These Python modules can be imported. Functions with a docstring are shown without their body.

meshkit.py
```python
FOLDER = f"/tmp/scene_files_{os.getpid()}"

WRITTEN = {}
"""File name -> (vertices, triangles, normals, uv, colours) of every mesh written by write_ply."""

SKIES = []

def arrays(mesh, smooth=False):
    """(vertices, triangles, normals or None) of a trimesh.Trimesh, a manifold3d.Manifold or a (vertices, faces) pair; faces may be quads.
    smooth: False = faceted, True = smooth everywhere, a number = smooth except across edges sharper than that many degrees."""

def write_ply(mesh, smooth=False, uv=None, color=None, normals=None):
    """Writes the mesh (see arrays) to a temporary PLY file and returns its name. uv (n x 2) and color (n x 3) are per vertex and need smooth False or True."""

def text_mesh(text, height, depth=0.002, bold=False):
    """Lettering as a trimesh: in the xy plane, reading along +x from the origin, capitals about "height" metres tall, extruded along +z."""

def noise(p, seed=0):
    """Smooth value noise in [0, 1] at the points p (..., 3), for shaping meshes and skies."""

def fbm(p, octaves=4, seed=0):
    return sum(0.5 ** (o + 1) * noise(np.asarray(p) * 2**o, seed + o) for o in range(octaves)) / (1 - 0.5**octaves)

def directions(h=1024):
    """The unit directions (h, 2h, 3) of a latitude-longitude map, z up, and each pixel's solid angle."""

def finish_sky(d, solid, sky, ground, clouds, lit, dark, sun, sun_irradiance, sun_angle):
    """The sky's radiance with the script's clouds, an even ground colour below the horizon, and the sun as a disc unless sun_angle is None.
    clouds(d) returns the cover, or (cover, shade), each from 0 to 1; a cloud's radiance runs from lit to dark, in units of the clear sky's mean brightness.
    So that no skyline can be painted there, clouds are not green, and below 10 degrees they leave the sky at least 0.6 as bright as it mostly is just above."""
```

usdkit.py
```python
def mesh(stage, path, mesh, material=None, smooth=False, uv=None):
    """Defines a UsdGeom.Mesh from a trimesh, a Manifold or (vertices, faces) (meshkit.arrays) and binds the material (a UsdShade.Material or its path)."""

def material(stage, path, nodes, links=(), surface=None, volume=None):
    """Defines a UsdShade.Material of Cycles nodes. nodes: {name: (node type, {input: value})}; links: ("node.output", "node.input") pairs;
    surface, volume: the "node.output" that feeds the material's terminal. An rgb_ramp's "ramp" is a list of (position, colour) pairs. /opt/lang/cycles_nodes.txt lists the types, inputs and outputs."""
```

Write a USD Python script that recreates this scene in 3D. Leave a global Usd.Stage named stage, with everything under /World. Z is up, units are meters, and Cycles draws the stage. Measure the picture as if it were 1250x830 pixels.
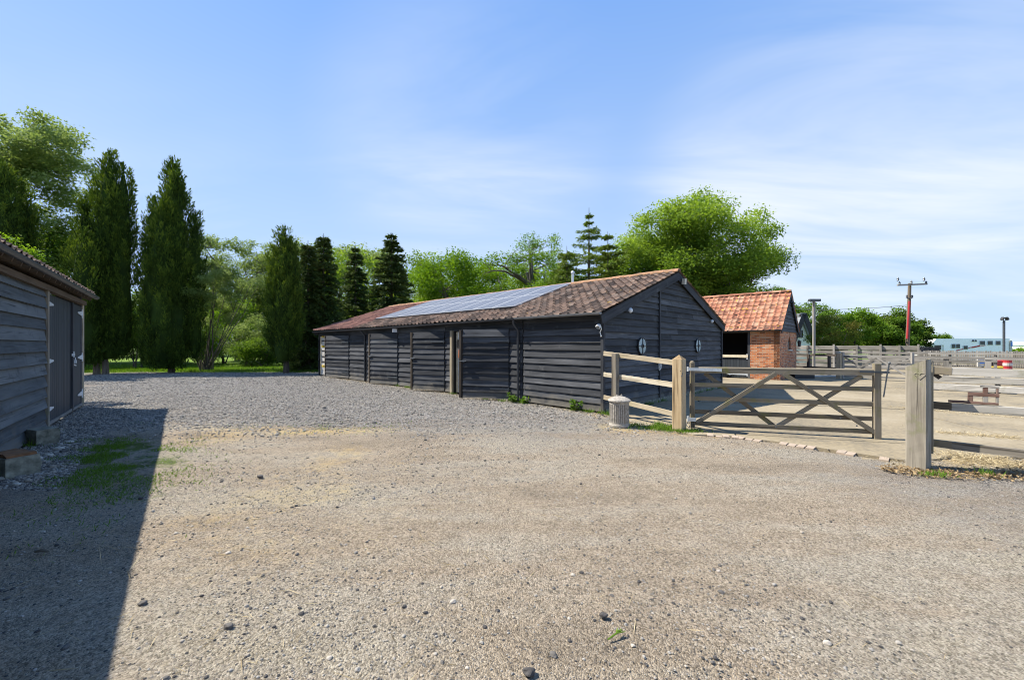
import math, numpy as np, usdkit
from pxr import Usd, UsdGeom, UsdLux, UsdShade, Gf, Sdf, Vt
from meshkit import noise, fbm, text_mesh

# ------------------------------------------------------------------ stage, camera, sky, sun
stage = Usd.Stage.CreateInMemory()
UsdGeom.SetStageUpAxis(stage, UsdGeom.Tokens.z)
UsdGeom.SetStageMetersPerUnit(stage, 1.0)
stage.SetDefaultPrim(UsdGeom.Xform.Define(stage, '/World').GetPrim())
UsdGeom.Scope.Define(stage, '/World/Looks')
FPX, CXP, CYP, EYE = 500.0, 625.0, 420.5, 1.6          # measured from the photograph (1250 px wide)
cam = UsdGeom.Camera.Define(stage, '/World/camera')
cam.CreateHorizontalApertureAttr(36.0)
cam.CreateVerticalApertureAttr(36.0 * 679 / 1024)
cam.CreateFocalLengthAttr(36.0 * FPX / 1250)
cam.CreateVerticalApertureOffsetAttr(36.0 * 5.5 / 1250)
cam.CreateClippingRangeAttr(Gf.Vec2f(0.05, 5000))
cam.AddTranslateOp().Set(Gf.Vec3d(0, 0, EYE))
cam.AddRotateXOp().Set(90.0)
cam.CreateExposureAttr(1.38)

SUN_EL, SUN_H = math.radians(51.0), np.array([-0.974, 0.225])   # direction towards the sun
SUN_H = SUN_H / np.linalg.norm(SUN_H)
SUN_DIR = np.array([SUN_H[0] * math.cos(SUN_EL), SUN_H[1] * math.cos(SUN_EL), math.sin(SUN_EL)])
L3 = '/World/Looks/'
usdkit.material(stage, L3 + 'sky_look', {
    'sky': ('sky_texture', {'sky_type': 'single_scattering', 'sun_disc': False, 'sun_elevation': SUN_EL,
                            'sun_rotation': math.atan2(SUN_H[0], SUN_H[1]), 'air_density': 1.0, 'aerosol_density': 0.12, 'ozone_density': 2.2, 'altitude': 60.0}),
    'tc': ('texture_coordinate', {}),
    'sep': ('separate_xyz', {}),
    'den': ('math', {'math_type': 'add', 'value2': 0.16}),
    'dx': ('math', {'math_type': 'divide'}),
    'dy': ('math', {'math_type': 'divide'}),
    'cmb': ('combine_xyz', {'z': 0.0}),
    'mp': ('mapping', {'rotation': (0, 0, 0.75), 'scale': (0.55, 1.5, 1.0), 'location': (3.1, 1.7, 0.0)}),
    'n1': ('noise_texture', {'scale': 1.15, 'detail': 7.0, 'roughness': 0.55, 'distortion': 0.55}),
    'n2': ('noise_texture', {'scale': 0.5, 'detail': 2.0, 'roughness': 0.5}),
    'mul': ('math', {'math_type': 'multiply'}),
    'r': ('rgb_ramp', {'ramp': [(0.0, (0, 0, 0)), (0.24, (0, 0, 0)), (0.36, (0.18, 0.18, 0.18)), (0.52, (0.5, 0.5, 0.5)), (1.0, (0.9, 0.9, 0.9))]}),
    'mix': ('mix_color', {'b': (3.2, 3.25, 3.3)}), 'sat': ('hsv', {'saturation': 1.0, 'value': 1.0}),
    'cz': ('map_range', {'from_min': 0.10, 'from_max': 0.50, 'to_min': 1.0, 'to_max': 0.12, 'clamp': True}), 'cm': ('math', {'math_type': 'multiply'}),
    'flat': ('mix_color', {'fac': .84, 'b': (.52, 1.17, 2.66)}), 'd1': ('vector_math', {'math_type': 'dot_product', 'vector2': (.584, .759, .288)}), 'p1': ('map_range', {'range_type': 'smoothstep', 'from_min': .915, 'from_max': .995, 'to_max': .58}), 'd2': ('vector_math', {'math_type': 'dot_product', 'vector2': (-.09, .905, .416)}), 'p2': ('map_range', {'range_type': 'smoothstep', 'from_min': .93, 'from_max': 1.0, 'to_max': .30}), 'pa': ('math', {'math_type': 'add'}), 'nn': ('map_range', {'from_min': .30, 'from_max': .62, 'clamp': True}), 'pm': ('math', {'math_type': 'multiply'}), 'pt': ('math', {'math_type': 'add', 'use_clamp': True}), 'hz': ('map_range', {'from_min': 0.0, 'from_max': 0.70, 'to_min': 0.86, 'to_max': 0.0, 'clamp': True}),
    'hmix': ('mix_color', {'b': (1.95, 2.45, 3.05)}),
    'bg': ('background_shader', {'strength': 0.13}),
}, [('tc.generated', 'sep.vector'), ('sep.z', 'den.value1'), ('sep.x', 'dx.value1'), ('den.value', 'dx.value2'), ('sep.y', 'dy.value1'), ('den.value', 'dy.value2'),
    ('dx.value', 'cmb.x'), ('dy.value', 'cmb.y'), ('cmb.vector', 'mp.vector'), ('mp.vector', 'n1.vector'), ('cmb.vector', 'n2.vector'),
    ('n1.fac', 'mul.value1'), ('n2.fac', 'mul.value2'), ('mul.value', 'r.fac'), ('r.color', 'cm.value1'), ('sep.z', 'cz.value'), ('cz.result', 'cm.value2'), ('tc.generated', 'd1.vector1'), ('tc.generated', 'd2.vector1'), ('d1.value', 'p1.value'), ('d2.value', 'p2.value'), ('p1.result', 'pa.value1'), ('p2.result', 'pa.value2'), ('n1.fac', 'nn.value'), ('nn.result', 'pm.value1'), ('pa.value', 'pm.value2'), ('pm.value', 'pt.value1'), ('cm.value', 'pt.value2'), ('pt.value', 'mix.fac'),
    ('sep.z', 'hz.value'), ('hz.result', 'hmix.fac'), ('sky.color', 'sat.color'), ('sat.color', 'flat.a'), ('flat.result', 'hmix.a'), ('hmix.result', 'mix.a'), ('mix.result', 'bg.color')], surface='bg.background')
dome = UsdLux.DomeLight.Define(stage, '/World/sky')
UsdShade.MaterialBindingAPI.Apply(dome.GetPrim()).Bind(UsdShade.Material.Get(stage, L3 + 'sky_look'))
sun = UsdLux.DistantLight.Define(stage, '/World/sun')
sun.CreateNormalizeAttr(True)
sun.CreateIntensityAttr(1.03)
sun.CreateAngleAttr(0.5)
sun.CreateColorAttr(Gf.Vec3f(1.0, 0.93, 0.82))
_z = SUN_DIR; _x = np.cross([0, 0, 1], _z); _x /= np.linalg.norm(_x); _y = np.cross(_z, _x)
_m = Gf.Matrix4d(*_x, 0, *_y, 0, *_z, 0, 0, 0, 50, 1)
sun.AddTransformOp().Set(_m)

# ------------------------------------------------------------------ naming helpers
_used = {}
def newpath(parent, name):
    n = _used.get((parent, name), 0)
    _used[(parent, name)] = n + 1
    return f'{parent}/{name}' if n == 0 else f'{parent}/{name}_{n:03d}'
def tag(prim, label=None, cat=None, group=None, kind=None):
    for k, v in (('label', label), ('category', cat), ('group', group), ('kind', kind)):
        if v: prim.SetCustomDataByKey(k, v)
def mat(name): return UsdShade.Material.Get(stage, L3 + name)

class MB:
    """Collects shapes into one mesh. gc = coordinates along, across and through each piece; tone = one random number per piece."""
    def __init__(self, seed=0):
        self.v, self.f, self.g, self.t, self.n = [], [], [], [], 0
        self.rng = np.random.default_rng(seed)
    def add(self, v, f, g=None, tone=None):
        v, f = np.asarray(v, float), np.asarray(f, int)
        if not len(f): return self
        self.v.append(v); self.f.append(f + self.n); self.n += len(v)
        self.g.append(v if g is None else np.asarray(g, float))
        t = self.rng.random() if tone is None else tone
        self.t.append(np.broadcast_to(np.asarray(t, float), (len(v),)))
        return self
    def prism(self, sec, p0, p1, up=(0, 0, 1), segs=1, tone=None, closed=True, wob=0.0, caps=True, bend=None):
        """Sweeps a 2-D outline (right, up), counter-clockwise seen from the end, from p0 to p1."""
        sec, p0, p1, up = np.asarray(sec, float), np.asarray(p0, float), np.asarray(p1, float), np.asarray(up, float)
        d = p1 - p0; ln = np.linalg.norm(d); d = d / ln
        r = np.cross(d, up); r /= np.linalg.norm(r); u = np.cross(r, d)
        m = len(sec); off = self.rng.random(3) * 40
        V, G = [], []
        for i in range(segs + 1):
            t = i / segs
            s2 = sec + (self.rng.normal(0, wob, sec.shape) if wob else 0)
            b = np.zeros(3) if bend is None else np.asarray(bend, float) * 4 * t * (1 - t)
            V.append(p0 + d * ln * t + b + s2[:, :1] * r + s2[:, 1:] * u)
            G.append(np.column_stack([np.full(m, t * ln), sec[:, 0], sec[:, 1]]) + off)
        F = []
        mm = m if closed else m - 1
        for i in range(segs):
            a, b = i * m, (i + 1) * m
            for k in range(mm):
                k2 = (k + 1) % m
                F += [[a + k, b + k, b + k2], [a + k, b + k2, a + k2]]
        V, G = np.vstack(V), np.vstack(G)
        t = self.rng.random() if tone is None else tone
        self.add(V, np.array(F)[:, ::-1], G, t)
        if caps and closed:
            fan = np.array([[0, k, k + 1] for k in range(1, m - 1)])
            self.add(V[:m], fan[:, ::-1][:, ::-1], G[:m] + 3, t)
            self.add(V[-m:], fan[:, ::-1], G[-m:] + 5, t)
        return self
    def bar(self, p0, p1, w, h, up=(0, 0, 1), ch=0.0, segs=1, tone=None, wob=0.0, bend=None):
        w, h = w / 2, h / 2
        if ch: sec = [(-w + ch, -h), (w - ch, -h), (w, -h + ch), (w, h - ch), (w - ch, h), (-w + ch, h), (-w, h - ch), (-w, -h + ch)]
        else: sec = [(-w, -h), (w, -h), (w, h), (-w, h)]
        return self.prism(sec, p0, p1, up, segs, tone, wob=wob, bend=bend)
    def box(self, c, size, rz=0.0, tone=None):
        c = np.asarray(c, float); a = np.array([math.cos(rz), math.sin(rz), 0]) * size[0] / 2
        return self.bar(c - a, c + a, size[1], size[2], tone=tone)
    def tube(self, pts, rad, n=8, tone=None, caps=True, jit=0.0):
        pts = np.asarray(pts, float); rad = np.broadcast_to(rad, len(pts)).astype(float)
        tan = np.gradient(pts, axis=0); tan /= np.linalg.norm(tan, axis=1, keepdims=True) + 1e-12
        ref = np.array([1.0, 0, 0]) if abs(tan[:, 0]).mean() < 0.7 else np.array([0, 1.0, 0])
        a = np.arange(n) / n * 2 * np.pi
        V, G, s = [], [], 0.0; off = self.rng.random() * 20
        for i in range(len(pts)):
            r = np.cross(tan[i], ref); r /= np.linalg.norm(r); u = np.cross(r, tan[i])
            if i: s += np.linalg.norm(pts[i] - pts[i - 1])
            rr = rad[i] * (1 + (self.rng.normal(0, jit, n) if jit else 0))
            V.append(pts[i] + (np.cos(a) * rr)[:, None] * r + (np.sin(a) * rr)[:, None] * u)
            G.append(np.column_stack([np.full(n, s + off), np.cos(a) * rad[i], np.sin(a) * rad[i]]))
        F = []
        for i in range(len(pts) - 1):
            A, B = i * n, (i + 1) * n
            for k in range(n):
                k2 = (k + 1) % n
                F += [[A + k, B + k, B + k2], [A + k, B + k2, A + k2]]
        V, G = np.vstack(V), np.vstack(G)
        t = self.rng.random() if tone is None else tone
        self.add(V, np.array(F)[:, ::-1], G, t)
        if caps:
            fan = np.array([[0, k, k + 1] for k in range(1, n - 1)])
            self.add(V[:n], fan, G[:n], t); self.add(V[-n:], fan[:, ::-1], G[-n:], t)
        return self
    def lathe(self, prof, c, n=24, axis=(0, 0, 1), tone=None, flute=None):
        """prof: (radius, height) pairs from bottom to top; flute(angle, height) scales the radius."""
        prof = np.asarray(prof, float); c = np.asarray(c, float); z = np.asarray(axis, float); z /= np.linalg.norm(z)
        x = np.cross([0, 0, 1.0], z) if abs(z[2]) < 0.9 else np.array([1.0, 0, 0]); x /= np.linalg.norm(x); y = np.cross(z, x)
        a = np.arange(n) / n * 2 * np.pi
        V = []
        for r, h in prof:
            rr = r * (flute(a, h) if flute else np.ones(n))
            V.append(c + z * h + (rr * np.cos(a))[:, None] * x + (rr * np.sin(a))[:, None] * y)
        F = []
        for i in range(len(prof) - 1):
            A, B = i * n, (i + 1) * n
            for k in range(n):
                k2 = (k + 1) % n
                F += [[A + k, A + k2, B + k2], [A + k, B + k2, B + k]]
        return self.add(np.vstack(V), F, None, tone)
    def sphere(self, c, r, n=10, sq=(1, 1, 1), tone=None):
        th = np.linspace(0.02, np.pi - 0.02, n // 2 + 2)
        m = MB(); m.lathe([(r * math.sin(q), -r * math.cos(q)) for q in th], (0, 0, 0), n)
        return self.add(np.vstack(m.v) * sq + np.asarray(c, float), np.vstack(m.f), None, tone)
    def arrays(self):
        return np.vstack(self.v), np.vstack(self.f), np.vstack(self.g), np.concatenate(self.t)

def define(path, mb, material, base=(0, 0, 0), smooth=False, extra=None):
    v, f, g, t = mb.arrays()
    m = UsdGeom.Mesh.Define(stage, path)
    pts = (v - np.asarray(base, float)).astype(np.float32)
    m.CreatePointsAttr(Vt.Vec3fArray.FromNumpy(pts))
    m.CreateFaceVertexCountsAttr(Vt.IntArray.FromNumpy(np.full(len(f), 3, np.int32)))
    m.CreateFaceVertexIndicesAttr(Vt.IntArray.FromNumpy(f.astype(np.int32).ravel()))
    m.CreateSubdivisionSchemeAttr('none')
    if smooth:
        n = np.zeros_like(v); fn = np.cross(v[f[:, 1]] - v[f[:, 0]], v[f[:, 2]] - v[f[:, 0]])
        for k in range(3): np.add.at(n, f[:, k], fn)
        n /= np.linalg.norm(n, axis=1, keepdims=True) + 1e-12
        m.CreateNormalsAttr(Vt.Vec3fArray.FromNumpy(n.astype(np.float32))); m.SetNormalsInterpolation('vertex')
    pv = UsdGeom.PrimvarsAPI(m)
    pv.CreatePrimvar('gc', Sdf.ValueTypeNames.Float3Array, 'vertex').Set(Vt.Vec3fArray.FromNumpy(g.astype(np.float32)))
    pv.CreatePrimvar('tone', Sdf.ValueTypeNames.FloatArray, 'vertex').Set(Vt.FloatArray.FromNumpy(t.astype(np.float32)))
    for k, a in (extra or {}).items():
        pv.CreatePrimvar(k, Sdf.ValueTypeNames.FloatArray, 'vertex').Set(Vt.FloatArray.FromNumpy(np.asarray(a, np.float32)))
    UsdShade.MaterialBindingAPI.Apply(m.GetPrim()).Bind(mat(material))
    return m.GetPrim()

class Thing:
    def __init__(self, name, label, cat, base=(0, 0, 0), group=None):
        self.base = np.asarray(base, float)
        self.path = newpath('/World', name)
        x = UsdGeom.Xform.Define(stage, self.path); x.AddTranslateOp().Set(Gf.Vec3d(*map(float, self.base)))
        tag(x.GetPrim(), label, cat, group)
    def part(self, name, mb, material, under=None, label=None, smooth=False, kind=None):
        p = newpath(under or self.path, name)
        pr = define(p, mb, material, self.base, smooth)
        tag(pr, label, kind=kind)
        return p
def single(name, mb, material, label=None, cat=None, group=None, kind=None, smooth=False, base=(0, 0, 0), extra=None):
    p = newpath('/World', name)
    pr = define(p, mb, material, base, smooth, extra)
    if any(base): UsdGeom.Xformable(pr).AddTranslateOp().Set(Gf.Vec3d(*map(float, base)))
    tag(pr, label, cat, group, kind)
    return p
def copy_of(path, loc, rz=0.0, sc=1.0, label=None):
    src = stage.GetPrimAtPath(path); was = src.GetCustomData()
    x = UsdGeom.Xform.Define(stage, newpath('/World', src.GetName()))
    x.GetPrim().GetReferences().AddInternalReference(src.GetPath())
    x.ClearXformOpOrder()
    x.AddTranslateOp().Set(Gf.Vec3d(*map(float, loc))); x.AddRotateZOp().Set(float(rz)); x.AddScaleOp().Set(Gf.Vec3f(sc, sc, sc))
    tag(x.GetPrim(), label or was.get('label'), was.get('category'), was.get('group'))
    x.GetPrim().SetInstanceable(True)

# photograph -> world
def gnd(px, py):
    y = EYE * FPX / (py - CYP); return np.array([(px - CXP) / FPX * y, y, 0.0])
def at(px, Y, z=0.0): return np.array([(px - CXP) / FPX * Y, Y, z])
def hgt(py, Y): return EYE + (CYP - py) * Y / FPX
def sstep(a, b, x):
    t = np.clip((np.asarray(x, float) - a) / (b - a), 0, 1); return t * t * (3 - 2 * t)

# ------------------------------------------------------------------ materials
def grain_wood(name, cols, scale=(1.4, 26, 26), rough=0.8, bump=0.5, tone_amt=0.35, stain=None, spec=0.3, crack=0.75, splash=None):
    """Wood or painted board: streaks along the piece, tone per piece, larger blotches."""
    nd = {'gc': ('attribute', {'attribute': 'gc'}), 'tn': ('attribute', {'attribute': 'tone'}), 'mpc': ('mapping', {'scale': (.8, 34, 34), 'location': (7, 3, 1)}), 'nc': ('noise_texture', {'scale': 1.0, 'detail': 3.0, 'roughness': .5, 'distortion': .3}),
          'cr': ('map_range', {'from_min': .60, 'from_max': .68, 'to_min': 0.0, 'to_max': crack, 'clamp': True}), 'cm': ('mix_color', {'b': tuple(c * .45 for c in cols[0][1])}),
          'mp': ('mapping', {'scale': scale}), 'n1': ('noise_texture', {'scale': 1.0, 'detail': 5.0, 'roughness': 0.62, 'distortion': 0.4}),
          'mp2': ('mapping', {'scale': (1.1, 5, 5)}), 'n2': ('noise_texture', {'scale': 1.0, 'detail': 3.0}),
          's1': ('math', {'math_type': 'multiply_add', 'value2': 0.62}), 's0': ('math', {'math_type': 'multiply_add', 'value2': tone_amt, 'value3': -tone_amt / 2 - 0.12}),
          'n2m': ('math', {'math_type': 'multiply_add', 'value2': 0.62}),
          'r': ('rgb_ramp', {'ramp': cols}), 'p': ('principled_bsdf', {'roughness': rough, 'specular_ior_level': spec}),
          'b': ('bump', {'strength': bump, 'distance': 0.004})}
    ln = [('gc.vector', 'mp.vector'), ('mp.vector', 'n1.vector'), ('gc.vector', 'mp2.vector'), ('mp2.vector', 'n2.vector'),
          ('tn.fac', 's0.value1'), ('n2.fac', 'n2m.value1'), ('s0.value', 'n2m.value3'), ('n1.fac', 's1.value1'), ('n2m.value', 's1.value3'),
          ('s1.value', 'r.fac'), ('n1.fac', 'b.height'), ('b.normal', 'p.normal')]
    if stain:
        col, sc, lo, hi = stain
        nd |= {'po': ('geometry', {}), 'n3': ('noise_texture', {'scale': sc, 'detail': 5.0, 'roughness': 0.65}), 'sr': ('map_range', {'from_min': lo, 'from_max': hi, 'clamp': True}),
               'mx': ('mix_color', {'b': col})}
        ln += [('po.position', 'n3.vector'), ('n3.fac', 'sr.value'), ('sr.result', 'mx.fac'), ('r.color', 'mx.a'), ('mx.result', 'cm.a')]
    else: ln += [('r.color', 'cm.a')]
    ln += [('gc.vector', 'mpc.vector'), ('mpc.vector', 'nc.vector'), ('nc.fac', 'cr.value'), ('cr.result', 'cm.fac')]
    if splash:
        nd |= {'sz': ('separate_xyz', {}), 'sh': ('map_range', {'from_min': .02, 'from_max': .62, 'to_min': .62, 'to_max': .0, 'clamp': True}), 'sa': ('math', {'math_type': 'add', 'value2': -.5}), 's2': ('math', {'math_type': 'add'}), 'sc': ('map_range', {'from_min': .28, 'from_max': .62, 'to_max': .85, 'clamp': True}), 'sx': ('mix_color', {'b': splash})}
        ln += [('po.position', 'sz.vector'), ('sz.z', 'sh.value'), ('n3.fac', 'sa.value1'), ('sh.result', 's2.value1'), ('sa.value', 's2.value2'), ('s2.value', 'sc.value'), ('sc.result', 'sx.fac'), ('cm.result', 'sx.a'), ('sx.result', 'p.base_color')]
    else: ln += [('cm.result', 'p.base_color')]
    usdkit.material(stage, L3 + name, nd, ln, surface='p.BSDF')

grain_wood('black_boarding', [(0.0, (.010, .011, .013)), (.3, (.026, .028, .032)), (.55, (.046, .049, .055)), (.78, (.08, .084, .092)), (1, (.17, .175, .18))], rough=.7, tone_amt=.5, spec=.16, bump=.9, splash=(.13, .12, .10), stain=((.085, .088, .092), 2.6, .58, .80))
grain_wood('slate_boarding', [(0.0, (.026, .032, .037)), (.35, (.06, .074, .085)), (.62, (.092, .11, .122)), (.85, (.125, .145, .157)), (1, (.2, .215, .22))], rough=.75, tone_amt=.45, spec=.2, bump=.9, splash=(.12, .115, .10), stain=((.026, .032, .037), 3.2, .56, .78))
grain_wood('dark_door_paint', [(0.0, (.016, .020, .024)), (.5, (.03, .037, .044)), (1, (.054, .062, .07))], scale=(1.2, 40, 40), rough=.6)
grain_wood('weathered_wood', [(0.0, (.07, .06, .048)), (.3, (.15, .132, .105)), (.55, (.25, .225, .18)), (.8, (.36, .33, .27)), (1, (.45, .42, .36))], scale=(1.6, 34, 34), rough=.9, bump=.9, stain=((.15, .16, .07), 3.5, .56, .78))
grain_wood('pale_rail_wood', [(0.0, (.17, .135, .085)), (.3, (.31, .26, .18)), (.6, (.42, .37, .275)), (1, (.52, .48, .39))], scale=(1.6, 30, 30), rough=.9, bump=.7, stain=((.25, .215, .11), 3.2, .54, .75))
grain_wood('gate_wood', [(0.0, (.05, .041, .029)), (.3, (.12, .099, .07)), (.6, (.20, .17, .122)), (1, (.32, .285, .225))], scale=(1.5, 32, 32), rough=.92, bump=.9, stain=((.16, .155, .045), 4.0, .54, .74))
grain_wood('oak_post', [(0.0, (.13, .08, .035)), (.35, (.27, .19, .10)), (.6, (.39, .30, .18)), (1, (.48, .42, .32))], scale=(1.3, 24, 24), rough=.85, bump=.8)
grain_wood('brown_frame', [(0.0, (.045, .033, .023)), (.5, (.115, .088, .062)), (1, (.21, .17, .125))], rough=.9, bump=.7)
grain_wood('grey_fence_wood', [(0.0, (.07, .064, .055)), (.3, (.17, .16, .142)), (.6, (.275, .26, .235)), (1, (.42, .405, .37))], scale=(1.2, 18, 18), rough=.9, bump=.6)
grain_wood('dark_rail_wood', [(0.0, (.028, .022, .018)), (.5, (.07, .058, .048)), (1, (.14, .12, .10))], rough=.9, bump=.6)
grain_wood('reddish_timber', [(0.0, (.05, .026, .02)), (.4, (.115, .065, .05)), (.7, (.20, .15, .125)), (1, (.36, .32, .28))], rough=.9, bump=.8)
grain_wood('bark', [(0.0, (.035, .028, .02)), (.4, (.085, .07, .052)), (.7, (.14, .12, .093)), (1, (.22, .2, .165))], scale=(3, 14, 14), rough=.95, bump=1.0)

def plain(name, col, rough=.6, metal=0.0, spec=.4, var=.12, scale=6.0, bump=0.0, coat=0.0, dirt=None):
    nd = {'g': ('geometry', {}), 'n': ('noise_texture', {'scale': scale, 'detail': 5.0, 'roughness': .6}),
          'r': ('rgb_ramp', {'ramp': [(.25, tuple(c * (1 - var) for c in (dirt or col))), (.75, tuple(min(1, c * (1 + var)) for c in col))]}),
          'p': ('principled_bsdf', {'roughness': rough, 'metallic': metal, 'specular_ior_level': spec, 'coat_weight': coat})}
    ln = [('g.position', 'n.vector'), ('n.fac', 'r.fac'), ('r.color', 'p.base_color')]
    if bump:
        nd['b'] = ('bump', {'strength': bump, 'distance': .006}); ln += [('n.fac', 'b.height'), ('b.normal', 'p.normal')]
    usdkit.material(stage, L3 + name, nd, ln, surface='p.BSDF')
grain_wood('silver_rail', [(0.0, (.14, .13, .11)), (.3, (.30, .285, .25)), (.6, (.43, .41, .37)), (1, (.56, .54, .49))], scale=(1.3, 22, 22), rough=.9, bump=.7, stain=((.20, .20, .13), 4.0, .56, .78))
plain('black_metal', (.02, .021, .024), .45)
plain('interior_dark', (.022, .02, .018), .95, spec=.1)
plain('grey_gutter', (.16, .16, .16), .6, var=.3)
plain('black_gutter', (.03, .032, .036), .42)
plain('galvanised', (.56, .60, .63), .45, metal=.35, var=.2, scale=14)
plain('dark_iron', (.09, .10, .11), .5, metal=.6, var=.25)
plain('white_paint', (.52, .51, .48), .6, var=.2, scale=3.0, dirt=(.33, .31, .27))
plain('cream_timber', (.55, .48, .34), .75, var=.2)
plain('lamp_plastic', (.62, .63, .64), .4)
plain('beige_plastic', (.50, .46, .38), .55)
plain('bin_stone', (.34, .315, .275), .92, var=.22, scale=22, bump=.35, dirt=(.22, .20, .17))
plain('block_stone', (.20, .20, .16), .95, var=.45, scale=9, bump=.8, dirt=(.075, .075, .05))
plain('rust_top', (.17, .085, .04), .95, var=.4, scale=14, bump=.6)
plain('pale_stone', (.42, .40, .35), .9, var=.25, scale=12, bump=.5)
plain('yellow_paint', (.62, .44, .04), .5)
plain('red_paint', (.36, .03, .035), .4)
plain('blue_paint', (.05, .16, .50), .4)
plain('black_rubber', (.018, .019, .021), .6)
plain('render_white', (.84, .86, .87), .85, var=.06)
plain('slate_roof', (.22, .235, .26), .7, var=.2)
plain('lorry_paint', (.88, .885, .89), .4, coat=.2, var=.05, scale=1.5)
plain('lorry_roof', (.55, .66, .73), .35, var=.05)
plain('window_dark', (.02, .023, .027), .12, spec=.6)
plain('glass_pale', (.22, .28, .30), .15, spec=.7, var=.4, scale=9)
plain('lead_white', (.72, .74, .73), .5)
plain('white_rope', (.70, .69, .64), .8)
plain('hill_green', (.055, .085, .035), 1.0, spec=.05, var=.4, scale=.05)
plain('terracotta_ridge', (.30, .16, .095), .9, var=.5, scale=9, bump=.5, dirt=(.24, .16, .07))
plain('orange_bit', (.55, .16, .05), .7)
plain('brick_edging', (.30, .235, .18), .92, var=.3, scale=18, bump=.5, dirt=(.36, .30, .23))

def tile_look(name, cols, lichen, lich_lo, moss):
    usdkit.material(stage, L3 + name, {
        'tn': ('attribute', {'attribute': 'tone'}), 'g': ('geometry', {}), 'n': ('noise_texture', {'scale': 9.0, 'detail': 6.0, 'roughness': .65}),
        'a': ('math', {'math_type': 'multiply_add', 'value2': .55, 'value3': -.27}), 'b0': ('math', {'math_type': 'multiply_add', 'value2': .62}),
        'r': ('rgb_ramp', {'ramp': cols}), 'n2': ('noise_texture', {'scale': 5.5, 'detail': 3.0, 'roughness': .7}),
        'lr': ('map_range', {'from_min': lich_lo, 'from_max': lich_lo + .06, 'clamp': True}), 'm1': ('mix_color', {'b': lichen}),
        'n3': ('noise_texture', {'scale': 1.6, 'detail': 6.0, 'roughness': .7}), 'mr': ('map_range', {'from_min': .5, 'from_max': .72, 'to_max': .8, 'clamp': True}), 'm2': ('mix_color', {'b': moss}),
        'bp': ('bump', {'strength': .5, 'distance': .005}), 'p': ('principled_bsdf', {'roughness': .9, 'specular_ior_level': .25})},
        [('g.position', 'n.vector'), ('g.position', 'n2.vector'), ('g.position', 'n3.vector'), ('n.fac', 'a.value1'), ('tn.fac', 'b0.value1'), ('a.value', 'b0.value3'), ('b0.value', 'r.fac'),
         ('n2.fac', 'lr.value'), ('lr.result', 'm1.fac'), ('n3.fac', 'mr.value'), ('mr.result', 'm2.fac'), ('r.color', 'm2.a'), ('m2.result', 'm1.a'), ('m1.result', 'p.base_color'),
         ('n.fac', 'bp.height'), ('bp.normal', 'p.normal')], surface='p.BSDF')
tile_look('brown_pantile', [(0, (.06, .043, .034)), (.2, (.13, .09, .067)), (.4, (.20, .132, .094)), (.55, (.27, .178, .124)), (.75, (.26, .22, .175)), (1, (.42, .33, .25))], (.44, .27, .05), .665, (.11, .095, .08))
tile_look('rose_pantile', [(0, (.10, .05, .04)), (.3, (.24, .115, .085)), (.6, (.31, .16, .12)), (1, (.36, .23, .18))], (.44, .27, .05), .69, (.17, .11, .09))
tile_look('red_pantile', [(0, (.16, .07, .046)), (.2, (.26, .105, .064)), (.4, (.34, .15, .09)), (.6, (.37, .20, .13)), (.8, (.33, .25, .185)), (1, (.42, .33, .25))], (.60, .36, .03), .625, (.27, .19, .13))

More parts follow.
